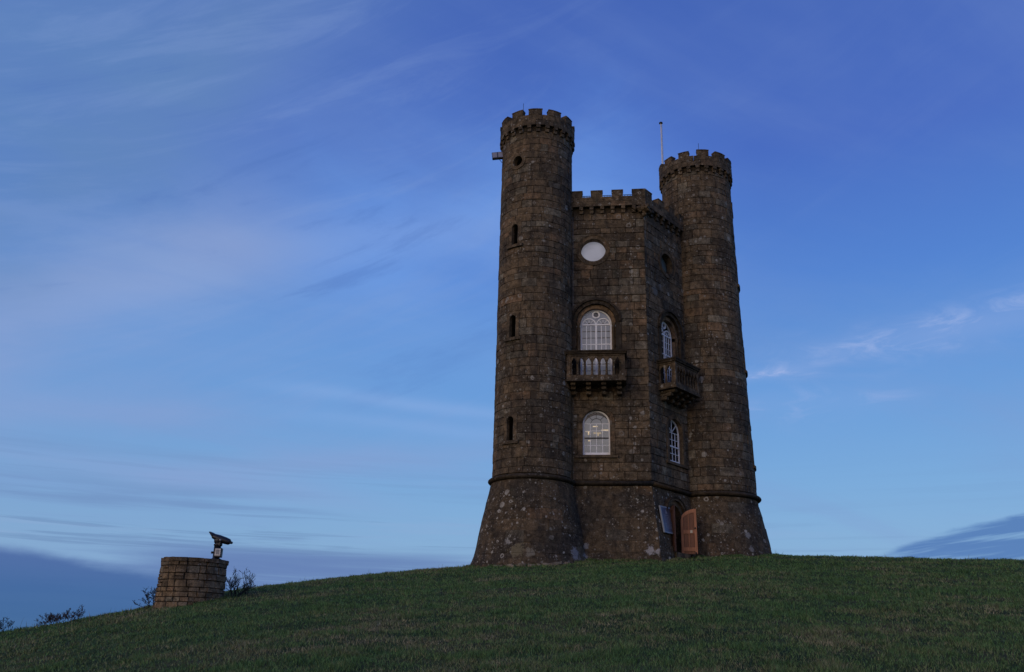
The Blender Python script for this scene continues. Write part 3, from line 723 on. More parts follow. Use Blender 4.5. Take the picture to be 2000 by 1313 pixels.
def surround(S, W, sw, par, z0, d0=-.25, d1=.02, mat=None, n=9, jh=.36):
    mat = mat or M_dress; g_ = .004
    for k in range(n):
        a0 = math.pi * k / n; a1 = math.pi * (k + 1) / n; m = MB(); j = random.uniform(-.003, .006)
        arcband(m, S, W['tc'], W['zs'], W['r'], W['r'] + sw, a0 + .006, a1 - .006, d0, d1 + j, 3, rtone() * .75); m.build('voussoir', mat, par)
    z = z0
    while z < W['zs'] - .02:
        h = min(random.uniform(jh, jh + .15), W['zs'] - z); h = W['zs'] - z if W['zs'] - z - h < .15 else h
        for sg in (-1, 1):
            a, b = sorted((W['tc'] + sg * W['r'], W['tc'] + sg * (W['r'] + sw))); m = MB(); rect(m, S, a, b, z + g_, z + h - g_, d0, d1 + random.uniform(-.003, .006), rtone() * .8); m.build('jamb_stone', mat, par)
        z += h
M_blind = emit_mat('glowing_white_blind', (.58, .57, .68), .13, (.34, .34, .38), .15)  # blind emits faintly itself, in place of light falling on it
M_disc = emit_mat('glowing_round_blind', (.58, .58, .68), .26, (.36, .36, .40), .12)  # round blind's paleness comes mostly from its own added emission
M_blind2 = emit_mat('glowing_room_wall', (.46, .45, .50), .24, (.3, .3, .3), .18)  # light in the room put in as faint emission of the wall
M_warm = emit_mat('warm_lamp', (1.0, .72, .42), .75, (.3, .3, .3), .5)
M_bulb = emit_mat('lamp_bulb', (1.0, .88, .68), 2.5, (.3, .3, .3), .1)
def clampz(W, t_): # top z of arch at t
    x = abs(t_ - W['tc']); return W['zs'] + (math.sqrt(max(0, W['r_'] ** 2 - x * x)))
def lower_window(S, W, lit):
    wd = empty('window', (0, 0, 0)); setparent(wd, tower); wd['wl'] = [0, 0, 0]
    surround(S, W, TS['lo'], wd, W['z0'] - .02)
    m = MB(); rect(m, S, W['tc'] - W['r'] - .28, W['tc'] + W['r'] + .28, W['z0'] - .125, W['z0'] - .03, -.3, .085, .3); m.build('sill', M_dress, wd)
    r = W['r']; d = -.17; z0 = W['z0']; zs = W['zs']; tc = W['tc']
    fr = MB(); 
    for sg in (-1, 1): rect(fr, S, *sorted((tc + sg * r, tc + sg * (r - .05))), z0, zs, d - .05, d + .02)
    arcband(fr, S, tc, zs, r - .05, r, 0, math.pi, d - .05, d + .02, 24); rect(fr, S, tc - r + .05, tc + r - .05, z0 - .02, z0 + .10, d - .05, d + .025)
    fr.build('frame', M_white, wd)
    ri = r - .05; zr = [z0 + .10 + (zs - z0 - .10) * k / 4 for k in range(5)]; xr = [tc - ri + 2 * ri * k / 4 for k in range(5)]
    m = MB(); rect(m, S, tc - ri, tc + ri, zr[2] - .022, zr[2] + .022, d - .03, d + .03); m.build('meeting_rail', M_white if not lit else M_black, wd)
    for k in (1, 2, 3): m = MB(); rect(m, S, xr[k] - .010, xr[k] + .010, z0 + .10, zs, d - .02, d + .008); m.build('glazing_bar', M_white, wd)
    for k in (1, 3, 4): m = MB(); rect(m, S, tc - ri, tc + ri, zr[k] - .010, zr[k] + .010, d - .022, d + .006); m.build('glazing_bar', M_white, wd)
    for a in (45, 90, 135):
        m = MB(); a = R_(a); c_, s_ = math.cos(a), math.sin(a); r0 = ri * .45 if lit else .05; e = .009
        prism(m, S, [(tc + c_ * r0 - s_ * e, zs + s_ * r0 + c_ * e), (tc + c_ * r0 + s_ * e, zs + s_ * r0 - c_ * e), (tc + c_ * ri + s_ * e, zs + s_ * ri - c_ * e), (tc + c_ * ri - s_ * e, zs + s_ * ri + c_ * e)], d - .02, d + .006); m.build('glazing_bar', M_white if not lit else M_black, wd)
    if lit: m = MB(); arcband(m, S, tc, zs, ri * .45 - .009, ri * .45 + .009, 0, math.pi, d - .02, d + .006, 16); m.build('glazing_bar', M_black, wd)
    for i in range(4):
        for j in range(4): m = MB(); rect(m, S, xr[i] + .010, xr[i + 1] - .010, zr[j] + .011, zr[j + 1] - .011, d - .012, d - .008); m.build('pane', M_glass, wd)
    m = MB(); prism(m, S, [(tc + ri * math.cos(math.pi * k / 16), zs + .01 + ri * math.sin(math.pi * k / 16) * .98) for k in range(17)], d - .012, d - .008); m.build('pane', M_glass, wd)
    # what stands behind the glass
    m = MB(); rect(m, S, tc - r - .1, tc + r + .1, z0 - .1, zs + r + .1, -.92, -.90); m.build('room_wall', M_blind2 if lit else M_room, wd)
    if lit:
        m = MB()
        for (x, z, w_, h_) in ((-.33, .98, .09, .03), (-.30, .86, .025, .13), (.02, .90, .14, .05), (.05, .82, .03, .10), (.30, 1.02, .13, .035), (-.05, 1.16, .09, .03), (-.27, .62, .05, .04)):
            rect(m, S, tc + x - w_ / 1, tc + x + w_ / 1, z0 + z + .0, z0 + z + h_, -.60, -.58)
        m.build('lamp_glow', M_warm, wd)
def upper_window(S, W, lit):
    wd = empty('window', (0, 0, 0)); setparent(wd, tower); wd['wl'] = [0, 0, 0]
    # outer hood mould then a recessed archivolt on shafts
    hood = dict(W); surround(S, hood, TS['up'], wd, W['z0'] - .02, -.25, .03, M_course, 11, .4)
    m = MB(); arcband(m, S, W['tc'], W['zs'], W['r'] + TS['up'] - .07, W['r'] + TS['up'] + .02, 0, math.pi, -.02, .10, 28, .1); m.build('hood_mould', M_course, wd)
    r1 = W['r']; r = r1 - .15; tc = W['tc']; zs = W['zs']; z0 = W['z0']; d = -.30
    m = MB(); arcband(m, S, tc, zs, r, r1, 0, math.pi, -.26, -.10, 28, .66); m.build('archivolt', M_brown, wd)
    for sg in (-1, 1):
        a, b = sorted((tc + sg * r, tc + sg * r1)); m = MB(); rect(m, S, a, b, z0, zs - .14, -.26, -.14, .62); m.build('jamb', M_brown, wd)
        c_ = P3(S, tc + sg * (r + .075), 0, -.10); m = MB(); m.lathe((c_.x, c_.y, 0), [(.065, z0), (.065, z0 + .06), (.042, z0 + .09), (.040, zs - .2), (.055, zs - .17), (.05, zs - .15), (.075, zs - .06), (.085, zs - .01)], 12, tone=.5); m.build('shaft', M_dress, wd)
    fr = MB(); r -= .005
    for sg in (-1, 1): rect(fr, S, *sorted((tc + sg * r, tc + sg * (r - .055))), z0, zs, d - .05, d + .02)
    arcband(fr, S, tc, zs, r - .045, r, 0, math.pi, d - .05, d + .02, 28)
    ri = r - .055
    rect(fr, S, tc - .032, tc + .032, z0, zs - .03, d - .05, d + .03); rect(fr, S, tc - ri, tc + ri, zs - .03, zs + .025, d - .05, d + .03)
    hw = (ri - .0) / 2
    for sg in (-1, 1): arcband(fr, S, tc + sg * hw, zs, hw - .04, hw, 0, math.pi, d - .04, d + .022, 18)
    rz = zs + .40; arcband(fr, S, tc, rz, .10, .15, 0, 2 * math.pi, d - .04, d + .03, 24)
    fr.build('frame', M_white, wd)
    m = MB(); arcband(m, S, tc, rz, .0, .10, 0, 2 * math.pi, d - .03, d - .02, 16); m.build('roundel_pane', M_black, wd)
    zr = [z0 + .02 + (zs - .03 - z0) * k / 9 for k in range(10)]
    for sg in (-1, 1):
        x0, x1 = (tc - ri, tc - .032) if sg < 0 else (tc + .032, tc + ri)
        for k in (1, 2): x = x0 + (x1 - x0) * k / 3; m = MB(); rect(m, S, x - .013, x + .013, z0, zs - .03, d - .02, d + .008); m.build('glazing_bar', M_white, wd)
        for k in range(1, 9): m = MB(); h_ = .016 if k in (4, 6) else .009; rect(m, S, x0, x1, zr[k] - h_, zr[k] + h_, d - .022, d + (.012 if k in (4, 6) else .004)); m.build('glazing_bar', M_white if k in (4, 6) or not lit else M_dress, wd)
        for k in range(9):
            for j in range(3):
                xa = x0 + (x1 - x0) * j / 3 + .01; xb = x0 + (x1 - x0) * (j + 1) / 3 - .01; m = MB(); rect(m, S, xa, xb, zr[k] + .01, zr[k + 1] - .01, d - .012, d - .008); m.build('pane', M_glass, wd)
    for sg in (-1, 1):
        for a in (50, 90, 130):
            a = R_(a); c_, s_ = math.cos(a), math.sin(a); x = tc + sg * hw; e = .008; r0 = .08; rr = hw - .04; m = MB()
            prism(m, S, [(x + c_ * r0 - s_ * e, zs + s_ * r0 + c_ * e), (x + c_ * r0 + s_ * e, zs + s_ * r0 - c_ * e), (x + c_ * rr + s_ * e, zs + s_ * rr - c_ * e), (x + c_ * rr - s_ * e, zs + s_ * rr + c_ * e)], d - .02, d + .004); m.build('glazing_bar', M_white, wd)
        m = MB(); arcband(m, S, tc + sg * hw, zs + .02, 0, .055, 0, math.pi, d - .006, d - .002, 8); m.build('vent_pane', M_black, wd)
    m = MB(); prism(m, S, [(tc + ri * math.cos(math.pi * k / 20), zs + .026 + (ri - .03) * math.sin(math.pi * k / 20)) for k in range(21)], d - .012, d - .008); m.build('pane', M_glass, wd)
    # painted lower panels of the balcony door, then blind or dark room
    m = MB(); rect(m, S, tc - r + .05, tc + r - .05, z0, z0 + .25, d - .03, d + .01); m.build('bottom_panel', M_white, wd)
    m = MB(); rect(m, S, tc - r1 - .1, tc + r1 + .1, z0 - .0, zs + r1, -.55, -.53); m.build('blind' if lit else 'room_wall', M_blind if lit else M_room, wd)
    if lit: q = P3(S, tc - .33, z0 + 1.13 + .27, -.44); m = MB(); m.lathe((q.x, q.y, q.z), [(.001, -.028), (.02, -.02), (.028, 0), (.02, .02), (.001, .028)], 10); m.build('lamp_bulb', M_bulb, wd)
def oculus(S, W, lit):
    wd = empty('window', (0, 0, 0)); setparent(wd, tower); wd['wl'] = [0, 0, 0]
    n = 10
    for k in range(n):
        m = MB(); arcband(m, S, W['tc'], W['zc'], W['r'], W['r'] + TS['oc'], 2 * math.pi * k / n + .005, 2 * math.pi * (k + 1) / n - .005, -.42, .012, 4, rtone() * .7); m.build('voussoir', M_dress, wd)
    m = MB(); arcband(m, S, W['tc'], W['zc'], W['r'] + TS['oc'] - .03, W['r'] + TS['oc'] + .012, 0, 2 * math.pi, -.02, .03, 36, .3); m.build('hood_mould', M_dress, wd)
    m = MB(); m.add([P3(S, W['tc'] + W['r'] * math.cos(2 * math.pi * k / 28), W['zc'] + W['r'] * math.sin(2 * math.pi * k / 28), -.25) for k in range(28)], [tuple(range(28))]); m.build('pane', M_glass, wd)
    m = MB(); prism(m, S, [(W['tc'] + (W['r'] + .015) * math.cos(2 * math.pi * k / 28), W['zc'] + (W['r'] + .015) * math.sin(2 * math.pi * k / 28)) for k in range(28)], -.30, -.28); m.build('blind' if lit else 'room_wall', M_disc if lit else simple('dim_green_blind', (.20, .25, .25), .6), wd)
lower_window(AB, WL_AB, True); lower_window(BC, WL_BC, False)
upper_window(AB, WU_AB, True); upper_window(BC, WU_BC, False)
oculus(AB, OC_AB, True); oculus(BC, OC_BC, False)

# ------------------------------------------------------------------ balconies
M_balc = stone_mat('balcony_stone', .95, 1.0)
def balcony(S, tc, hw, dep=.74):
    bl = empty('balcony', (0, 0, 0)); setparent(bl, tower); bl['wl'] = [0, 0, 0]
    m = MB(); rect(m, S, tc - hw - .03, tc + hw + .03, 9.17, 9.235, -.03, dep + .03, .3); rect(m, S, tc - hw, tc + hw, 9.237, 9.33, -.03, dep, .35); m.build('slab', M_balc, bl)
    m = MB(); rect(m, S, tc - hw, tc + hw, 10.12, 10.20, dep - .15, dep + .0, .35); rect(m, S, tc - hw - .045, tc + hw + .045, 10.203, 10.27, dep - .19, dep + .045, .15); rect(m, S, tc - hw - .075, tc + hw + .075, 10.273, 10.33, dep - .21, dep + .075, .12)
    m.build('rail', M_course, bl)
    for sg in (-1, 1):
        m = MB(); e = tc + sg * hw
        rect(m, S, *sorted((e - sg * .15, e)), 10.12, 10.20, -.02, dep - .152, .35); rect(m, S, *sorted((e - sg * .19, e + sg * .045)), 10.203, 10.27, -.02, dep - .192, .15); rect(m, S, *sorted((e - sg * .21, e + sg * .075)), 10.273, 10.33, -.02, dep - .212, .12); m.build('rail', M_course, bl)
        m = MB(); a, b = sorted((e - sg * .135, e)); rect(m, S, a, b, 9.332, 10.118, dep - .135, dep, .6); m.build('corner_post', M_balc, bl)
    m = MB(); rect(m, S, tc - hw + .137, tc + hw - .137, 9.332, 9.40, dep - .13, dep - .01, .55); m.build('plinth', M_balc, bl)
    # lancet arcade: eight shafts, seven openings
    w0 = tc - hw + .137; w1 = tc + hw - .137; n = 7; pitch = (w1 - w0) / n
    def shaft(P_):
        m = MB(); m.lathe((P_.x, P_.y, 0), [(.060, 9.402), (.058, 9.43), (.046, 9.47), (.036, 9.74), (.048, 9.76), (.034, 9.78), (.036, 9.80), (.060, 9.84)], 10, tone=random.uniform(.3, .6)); m.build('baluster', M_balc, bl)
    for k in range(n + 1):
        x = w0 + pitch * k; x = min(max(x, w0 + .03), w1 - .03); shaft(P3(S, x, 0, dep - .07))
    def lancet(f, x0, x1, name='arch_head'):
        xm = (x0 + x1) / 2; hwid = (x1 - x0) / 2; z0, z1 = 9.842, 10.118; rad = 2 * hwid - .075
        m = MB()
        for sg in (-1, 1):
            # spandrel on one side: edge from springing curving to the apex
            pts = []
            xs_ = hwid - .028
            for k in range(7):
                q = k / 6; a = q * R_(58); R__ = xs_ / (1 - math.cos(R_(58)) + 1e-6) if False else xs_ * 1.55
                dx = xs_ - R__ * (1 - math.cos(a)); dz = R__ * math.sin(a)
                pts.append((xs_ * (1 - q ** 2.2), .018 + .215 * q))
            for k in range(6):
                for_face = [(sg * pts[k][0], z0 + pts[k][1]), (sg * hwid, z0 + pts[k][1]), (sg * hwid, z0 + pts[k + 1][1]), (sg * pts[k + 1][0], z0 + pts[k + 1][1])]
                f(m, [(xm + a, b) for a, b in for_face])
            f(m, [(xm + sg * .0, z0 + pts[6][1]), (xm + sg * hwid, z0 + pts[6][1]), (xm + sg * hwid, z1), (xm, z1)])
        m.build(name, M_balc, bl)
    for k in range(n): lancet(lambda m, o: prism(m, S, o, dep - .12, dep - .02, .45), w0 + pitch * k, w0 + pitch * (k + 1))
    for k in range(n):
        xa = w0 + pitch * k + .02; xb = w0 + pitch * (k + 1) - .02; xm = (xa + xb) / 2; m = MB()
        for x_, sg in ((xa, 1), (xb, -1)): m.tube([P3(S, x_, 9.85, dep - .012), P3(S, x_ + sg * .035, 9.96, dep - .012), P3(S, xm, 10.095, dep - .012)], .013, 5)
        m.build('arch_moulding', M_balc, bl)
    # returns: two openings each
    for sg in (-1, 1):
        e = tc + sg * (hw - .07)
        for k in range(3): shaft(P3(S, e, 0, .04 + (dep - .2) * k / 2))
        m = MB(); rect(m, S, e - .06, e + .06, 9.332, 9.40, -.02, dep - .137, .5); m.build('plinth', M_balc, bl)
        def fside(m, o):
            n_ = len(o); vs = [P3(S, e - .045, z, y_) for y_, z in o] + [P3(S, e + .045, z, y_) for y_, z in o]
            m.add(vs, [tuple(range(n_))[::-1], tuple(range(n_, 2 * n_))] + [(k_, (k_ + 1) % n_, n_ + (k_ + 1) % n_, n_ + k_) for k_ in range(n_)], tone=.45)
        for k in range(2): lancet(fside, .04 + (dep - .2) * k / 2, .04 + (dep - .2) * (k + 1) / 2)
    for k in range(4):
        x = tc - hw + .22 + (2 * hw - .44) * k / 3; m = MB()
        for (z1_, z0_, dd) in ((9.168, 9.06, .62), (9.058, 8.94, .44), (8.938, 8.80, .25)):
            rect(m, S, x - .085, x + .085, z0_ + .02, z1_, -.02, dd, .4)
            ysz = [(dd * 1.0, z0_ + .02), (dd - .03, z0_ - .0), (dd - .1, z0_ - .012), (0, z0_ - .01)]
            vs = [P3(S, x - .075, z, y_) for y_, z in ysz] + [P3(S, x + .075, z, y_) for y_, z in ysz]; m.add(vs, [(0, 1, 2, 3), (7, 6, 5, 4), (0, 4, 5, 1), (1, 5, 6, 2), (2, 6, 7, 3)], tone=.3)
        m.build('bracket', M_balc, bl)
balcony(AB, 2.35, 1.06); balcony(BC, 1.58, .88)

# ------------------------------------------------------------------ doorway, door leaves
def wood_mat(name, c):
    m, N = newmat(name); pos = N.n('ShaderNodeNewGeometry').outputs['Position']; sp = N.n('ShaderNodeSeparateXYZ', ins={0: pos})
    v = N.comb(N.m('MULTIPLY', sp.outputs[0], 14), N.m('MULTIPLY', sp.outputs[1], 14), N.m('MULTIPLY', sp.outputs[2], 1.2)); nz = N.noise(v, 1.6, 6, .65, .6)
    k = N.ss(nz, .25, .75, .7, 1.25); cc = N.n('ShaderNodeVectorMath', operation='SCALE', ins={0: c, 3: k}).outputs[0]
    bp = N.n('ShaderNodeBump', ins={'Strength': .3, 'Distance': .005, 'Height': nz})
    finish(N, N.n('ShaderNodeBsdfPrincipled', ins={'Base Color': cc, 'Roughness': .55, 'Specular IOR Level': .3, 'Normal': bp.outputs[0]})); return m
M_oak = wood_mat('oak_door_wood', (.36, .15, .075)); M_oakd = wood_mat('dark_oak_wood', (.085, .042, .028)); M_oakp = wood_mat('shaded_oak_panel_wood', (.20, .082, .044))
dw = empty('doorway', (0, 0, 0)); setparent(dw, tower); dw['wl'] = [0, 0, 0]
tc, r, zs = DOOR['tc'], DOOR['r'], DOOR['zs']; dO = BC.off(4.3) - .02
def dsur(k, n, r0, r1, d0, d1, mat, name):
    m = MB(); arcband(m, BC, tc, zs, r0, r1, math.pi * k / n + .005, math.pi * (k + 1) / n - .005, d0, d1, 3, rtone() * .8); m.build(name, mat, dw)
for k in range(9): dsur(k, 9, r - .02, r + .14, -.3, dO - .08, M_dress, 'voussoir')
for k in range(9): dsur(k, 9, r + .142, r + .26, -.2, dO + .015, M_dress, 'voussoir')
m = MB(); arcband(m, BC, tc, zs, r + .22, r + .27, 0, math.pi, -.1, dO + .05, 24, .2); m.build('hood_mould', M_course, dw)
for sg in (-1, 1):
    z = 2.6
    while z < zs - .05:
        h = min(.42, zs - z); ofz = BC.off(z + h / 2)
        for (ra, rb, dd) in ((r - .02, r + .14, ofz - .08), (r + .142, r + .26, ofz + .012)):
            a, b = sorted((tc + sg * ra, tc + sg * rb)); m = MB(); rect(m, BC, a, b, z + .004, z + h - .004, -.3, dd, rtone() * .7); m.build('jamb_stone', M_dress, dw)
        z += h
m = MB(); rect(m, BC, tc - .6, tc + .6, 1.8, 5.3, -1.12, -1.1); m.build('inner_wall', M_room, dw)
m = MB(); rect(m, BC, tc - .5, tc + .5, 2.6, 3.27, -1.1, BC.off(3.3) + .05, .5); m.build('threshold', M_dress, dw)
def leaf(hinge, ang, width, zb, zshort, ztall, mat, handle=True):
    "door leaf from hinge point outwards; its head is a quarter arch, short at the hinge"
    lf = empty('door', (0, 0, 0)); setparent(lf, tower); lf['wl'] = [0, 0, 0]
    dx = D2(ang); nn = Vector((dx.y, -dx.x))
    def Q(x, z, d): q = hinge + dx * x + nn * d; return Vector((q.x, q.y, z))
    def pz(m, out, d0, d1, tone=.5):
        n = len(out); vs = [Q(x, z, d0) for x, z in out] + [Q(x, z, d1) for x, z in out]
        m.add(vs, [tuple(range(n))[::-1], tuple(range(n, 2 * n))] + [(k, (k + 1) % n, n + (k + 1) % n, n + k) for k in range(n)], tone=tone)
    H = ztall - zshort
    def top(x): u_ = min(max(x / width, 0), 1); return zshort + H * math.sqrt(max(0, 1 - (1 - u_) ** 2))
    npl = 5
    for k in range(npl):
        x0 = width * k / npl + .003; x1 = width * (k + 1) / npl - .003; xs = [x0 + (x1 - x0) * j / 4 for j in range(5)]
        m = MB(); pz(m, [(x0, zb), (x1, zb)] + [(x, top(x)) for x in xs[::-1]], -.022, .004); m.build('plank', M_oakp if mat is M_oak else mat, lf)
    # frame of raised stiles, curved head and rails on the face that shows
    st = .085
    m = MB(); pz(m, [(0, zb), (st, zb), (st, top(st) - .03), (0, zshort)], .015, .036); m.build('stile', mat, lf)
    m = MB(); pz(m, [(width - st, zb), (width, zb), (width, top(width)), (width - st, top(width - st))], .015, .036); m.build('stile', mat, lf)
    m = MB()
    xs = [width * j / 12 for j in range(13)]
    for j in range(12):
        a, b = xs[j], xs[j + 1]; a2 = a + (st - a * st / width) * .9; 
        pz(m, [(a, top(a)), (min(a + .0, a), top(a) - .13), (b, top(b) - .13 + 0), (b, top(b))], .0155, .035)
    m.build('curved_head', mat, lf)
    for z_ in (zb + .10, (zb + zshort) / 2 + .12):
        m = MB(); pz(m, [(st, z_), (width - st, z_), (width - st, z_ + .13), (st, z_ + .13)], .015, .033); m.build('door_rail', mat, lf)
    m = MB(); pz(m, [(width / 2 - .012, zb + .24), (width / 2 + .012, zb + .24), (width / 2 + .012, top(width / 2) - .14), (width / 2 - .012, top(width / 2) - .14)], .015, .030); m.build('muntin', mat, lf)
    if handle:
        zh = (zb + zshort) / 2 + .14
        m = MB(); pz(m, [(width * .58, zh), (width * .72, zh), (width * .72, zh + .10), (width * .58, zh + .10)], .034, .046); m.build('lock_plate', simple('brass_lock_plate', (.55, .48, .36), .4), lf)
        for z_ in (zb + .03, zh + .17):
            m = MB(); q = Q(width * .90, z_, .035); m.lathe((q.x, q.y, q.z), [(.028, -.028), (.028, .028)], 8); m.build('bolt', M_black, lf)
    return lf
hz = 3.27
hR = BC.P + BC.d * (tc + r - .30) + BC.n * (BC.off(3.6) - .10); leaf(hR, R_(-14), .56, hz, 4.45, 4.86, M_oak)
hL = BC.P + BC.d * (tc - r + .12) + BC.n * (BC.off(3.6) - .22); leaf(hL, R_(-74), .46, hz, 4.45, 4.86, M_oakd, False)

# ------------------------------------------------------------------ things fixed to the tower
sg_ = empty('information_board', BC.pt(.62, 3.85, .03), label='tall blue grey information board on the sloping stone wall left of the open wooden door', cat='sign')
def SP(t_, z, d):   # board lies on the batter
    z_ = z; q = BC.P + BC.d * t_ + BC.n * (BC.off(3.9) + (BC.off(4.9) - BC.off(3.9)) * (z - 3.9) + d + .05); return Vector((q.x, q.y, z_))
def zmap(z): return z0 + (z - 3.93) / 1.15 * (z1 - z0)
def sbox(m, t0, t1, z0, z1, d0, d1, tone=.5):
    vs = [SP(t_, z, d) for d in (d0, d1) for (t_, z) in ((t0, z0), (t1, z0), (t1, z1), (t0, z1))]; m.add(vs, [(3, 2, 1, 0), (4, 5, 6, 7), (0, 1, 5, 4), (1, 2, 6, 5), (2, 3, 7, 6), (3, 0, 4, 7)], tone=tone)
t0, t1, z0, z1 = .18, .86, 3.90, 4.78
m = MB(); sbox(m, t0, t1, z0, z1, 0, .035); m.build('panel', simple('blue_sign_face', (.085, .095, .15), .35, .5, .06), sg_)
fm = simple('grey_blue_sign_frame', (.22, .245, .29), .4)
for (a, b, c, d_) in ((t0 - .03, t0 + .015, z0 - .03, z1 + .03), (t1 - .015, t1 + .03, z0 - .03, z1 + .03), (t0 + .015, t1 - .015, z0 - .03, z0 + .015), (t0 + .015, t1 - .015, z1 - .015, z1 + .03)):
    m = MB(); sbox(m, a, b, c, d_, -.01, .05); m.build('frame', fm, sg_)
m = MB(); tw = simple('pale_print', (.26, .27, .32), .5)
cx = (t0 + t1) / 2
for z_ in np.linspace(4.62, 4.12, 9):
    x = t0 + .14
    while x < t1 - .16:
        w_ = random.uniform(.04, .11); sbox(m, x, min(x + w_, t1 - .12), zmap(z_), zmap(z_) + .015, .036, .038); x += w_ + .025
sbox(m, cx - .2, cx + .2, zmap(4.70), zmap(4.72), .036, .038)
vs = [SP(cx - .06, zmap(4.80), .038), SP(cx + .06, zmap(4.80), .038), SP(cx + .03, zmap(4.93), .038), SP(cx, zmap(4.99), .038), SP(cx - .03, zmap(4.93), .038)]; m.add(vs, [(0, 1, 2, 3, 4)])
m.build('lettering', tw, sg_)

# floodlight high on the left turret
fp = A + D2(aA + R_(-86)) * 1.42
fo = empty('floodlight', (fp.x, fp.y, 18.9), label='black box floodlight sticking out from the left turret just below its battlements', cat='floodlight')
m = MB(); cN = Vector((fp.x - .20, fp.y - .05, 18.98)); ax = Vector((.235, -.02, .02)); ay = Vector((-.02, .10, .20)); an = ax.cross(ay).normalized()
m.box(cN, ax, ay, an * .05, bev=.01); m.build('housing', M_black, fo)
m = MB(); 
for sx in (-.5, .5): m.box(cN - an * .056 + ax * sx, ax * .42, ay * .82, an * .004)
for sx in (-.5, .5): m.box(cN + an * .056 + ax * sx, ax * .42, ay * .82, an * .004)
m.build('lens', simple('grey_lamp_glass', (.25, .24, .27), .2, .6), fo)
m = MB(); m.tube([cN - Vector((0, 0, .06)), cN + Vector((.12, .02, -.22)), Vector((fp.x + .05, fp.y, 18.62))], .012, 6); m.build('arm', M_black, fo)

# flagpole on the roof
fx, fy = 6.83, 35.5
fo = empty('flagpole', (fx, fy, 16.66), label='thin bare white flagpole rising from the tower roof behind the right turret', cat='flagpole')
m = MB(); m.tube([(fx, fy, 16.66), (fx, fy, 20), (fx, fy, 23.62)], [.05, .04, .032], 12); m.build('pole', simple('white_pole_paint', (.62, .62, .62), .4), fo)
m = MB(); m.lathe((fx, fy, 23.64), [(.03, -.02), (.09, 0), (.085, .05), (.03, .09)], 12); m.build('cap', M_black, fo)
m = MB(); m.tube([(fx + .06, fy, 17.5), (fx + .05, fy, 23.6)], .008, 5); m.build('halyard', simple('rope', (.4, .4, .38), .8), fo)
# ------------------------------------------------------------------ terrain
AZT = [-180, -140, -95, -60, -40, -28.6, -25.0, -21.1, -16.9, -9.3, -2.3, 5.0, 9.5, 13, 16.7, 22.2, 30.2, 42, 70, 110, 150, 180]
ELT = [-7, -8.5, -7, -4, -1.9, -.02, .8, 1.78, 2.8, 4.0, 4.78, 5.22, 5.45, 5.62, 5.68, 5.5, 5.2, 4.4, 1, -3.5, -6, -7]
RRT = [60, 60, 40, 28, 25, 24, 24, 24.5, 26, 29, 31, 30.0, 31.5, 33, 35, 36, 37, 40, 50, 60, 60, 60]
_G = {}
def vnoise(x, y, s, seed=0):
    G = _G.setdefault(seed, np.random.default_rng(seed).random((256, 256))); x = np.asarray(x) * s + 100000.0; y = np.asarray(y) * s + 100000.0
    xi = np.floor(x).astype(int); yi = np.floor(y).astype(int); fx_ = x - xi; fy_ = y - yi; fx_ = fx_ * fx_ * (3 - 2 * fx_); fy_ = fy_ * fy_ * (3 - 2 * fy_)
    g_ = lambda a, b: G[a % 256, b % 256]
    return (g_(xi, yi) * (1 - fx_) + g_(xi + 1, yi) * fx_) * (1 - fy_) + (g_(xi, yi + 1) * (1 - fx_) + g_(xi + 1, yi + 1) * fx_) * fy_
def fbm(x, y, s, seed): return (vnoise(x, y, s, seed) + .5 * vnoise(x, y, s * 2.1, seed + 1) + .25 * vnoise(x, y, s * 4.3, seed + 2)) / 1.75
def gz(x, y):
    r = np.hypot(x, y); a = np.degrees(np.arctan2(x, y))
    e = sum(np.interp(a + o, AZT, ELT) for o in (-2, -1, 0, 1, 2)) / 5 if True else 0
    Rr = sum(np.interp(a + o, AZT, RRT) for o in (-4, -2, 0, 2, 4)) / 5
    te = np.tan(np.radians(e)); hR = Rr * te; u_ = r / Rr
    h_in = -1.6 + (hR + 1.6) * u_ ** 1.06
    dr = np.maximum(r - Rr, 0)
    sl = te - .004
    # beyond the brow the hill flattens and then falls away into the vale
    h_out = hR + sl * dr - .0045 * np.minimum(dr, 40) ** 2 - .36 * np.maximum(dr - 40, 0)
    h_out = np.maximum(h_out, -150 - 0 * r)
    h = np.where(r < Rr, h_in, h_out)
    # tussocky unevenness
    k = np.clip(r / 6, 0, 1) * np.clip((200 - r) / 100, 0, 1)
    u2 = np.sin(x * .9 + .6 * np.sin(y * .55)) * np.cos(y * .8 + .7 * np.sin(x * .5)) * .022 + np.sin(x * 2.7 + 1.3 * np.sin(y * 1.9)) * np.cos(y * 2.3 + np.sin(x * 1.7)) * .010
    far = np.clip((r - 400) / 3000, 0, 1); hill = 25 * np.sin(x / 900 + 1) * np.cos(y / 1300) * far
    u2 = u2 + (.085 * (fbm(x, y, .8, 51) - .5) + .045 * (fbm(x, y, 2.3, 61) - .5))
    return h + u2 * k * np.where(r < Rr, 1, .6) + hill
azs = np.concatenate([np.arange(-180, -40, 4.0), np.arange(-40, 40, .5), np.arange(40, 180, 4.0)])
rs = np.concatenate([[0.05, 1, 2, 3, 4], np.arange(5, 42, .3), np.arange(42, 90, 2.5), np.geomspace(95, 30000, 50)])
AZm, RSm = np.meshgrid(np.radians(azs), rs); gx = RSm * np.sin(AZm); gy = RSm * np.cos(AZm); gh = gz(gx, gy)
nv = len(azs); nr = len(rs)
verts = np.stack([gx, gy, gh], -1).reshape(-1, 3)
faces = [(i * nv + j, i * nv + (j + 1) % nv, (i + 1) * nv + (j + 1) % nv, (i + 1) * nv + j) for i in range(nr - 1) for j in range(nv)]
faces = [f[::-1] for f in faces] + [tuple(range(nv))]
me = bpy.data.meshes.new('ground'); me.from_pydata(verts.tolist(), [], faces); me.polygons.foreach_set('use_smooth', [True] * len(faces)); me.update()
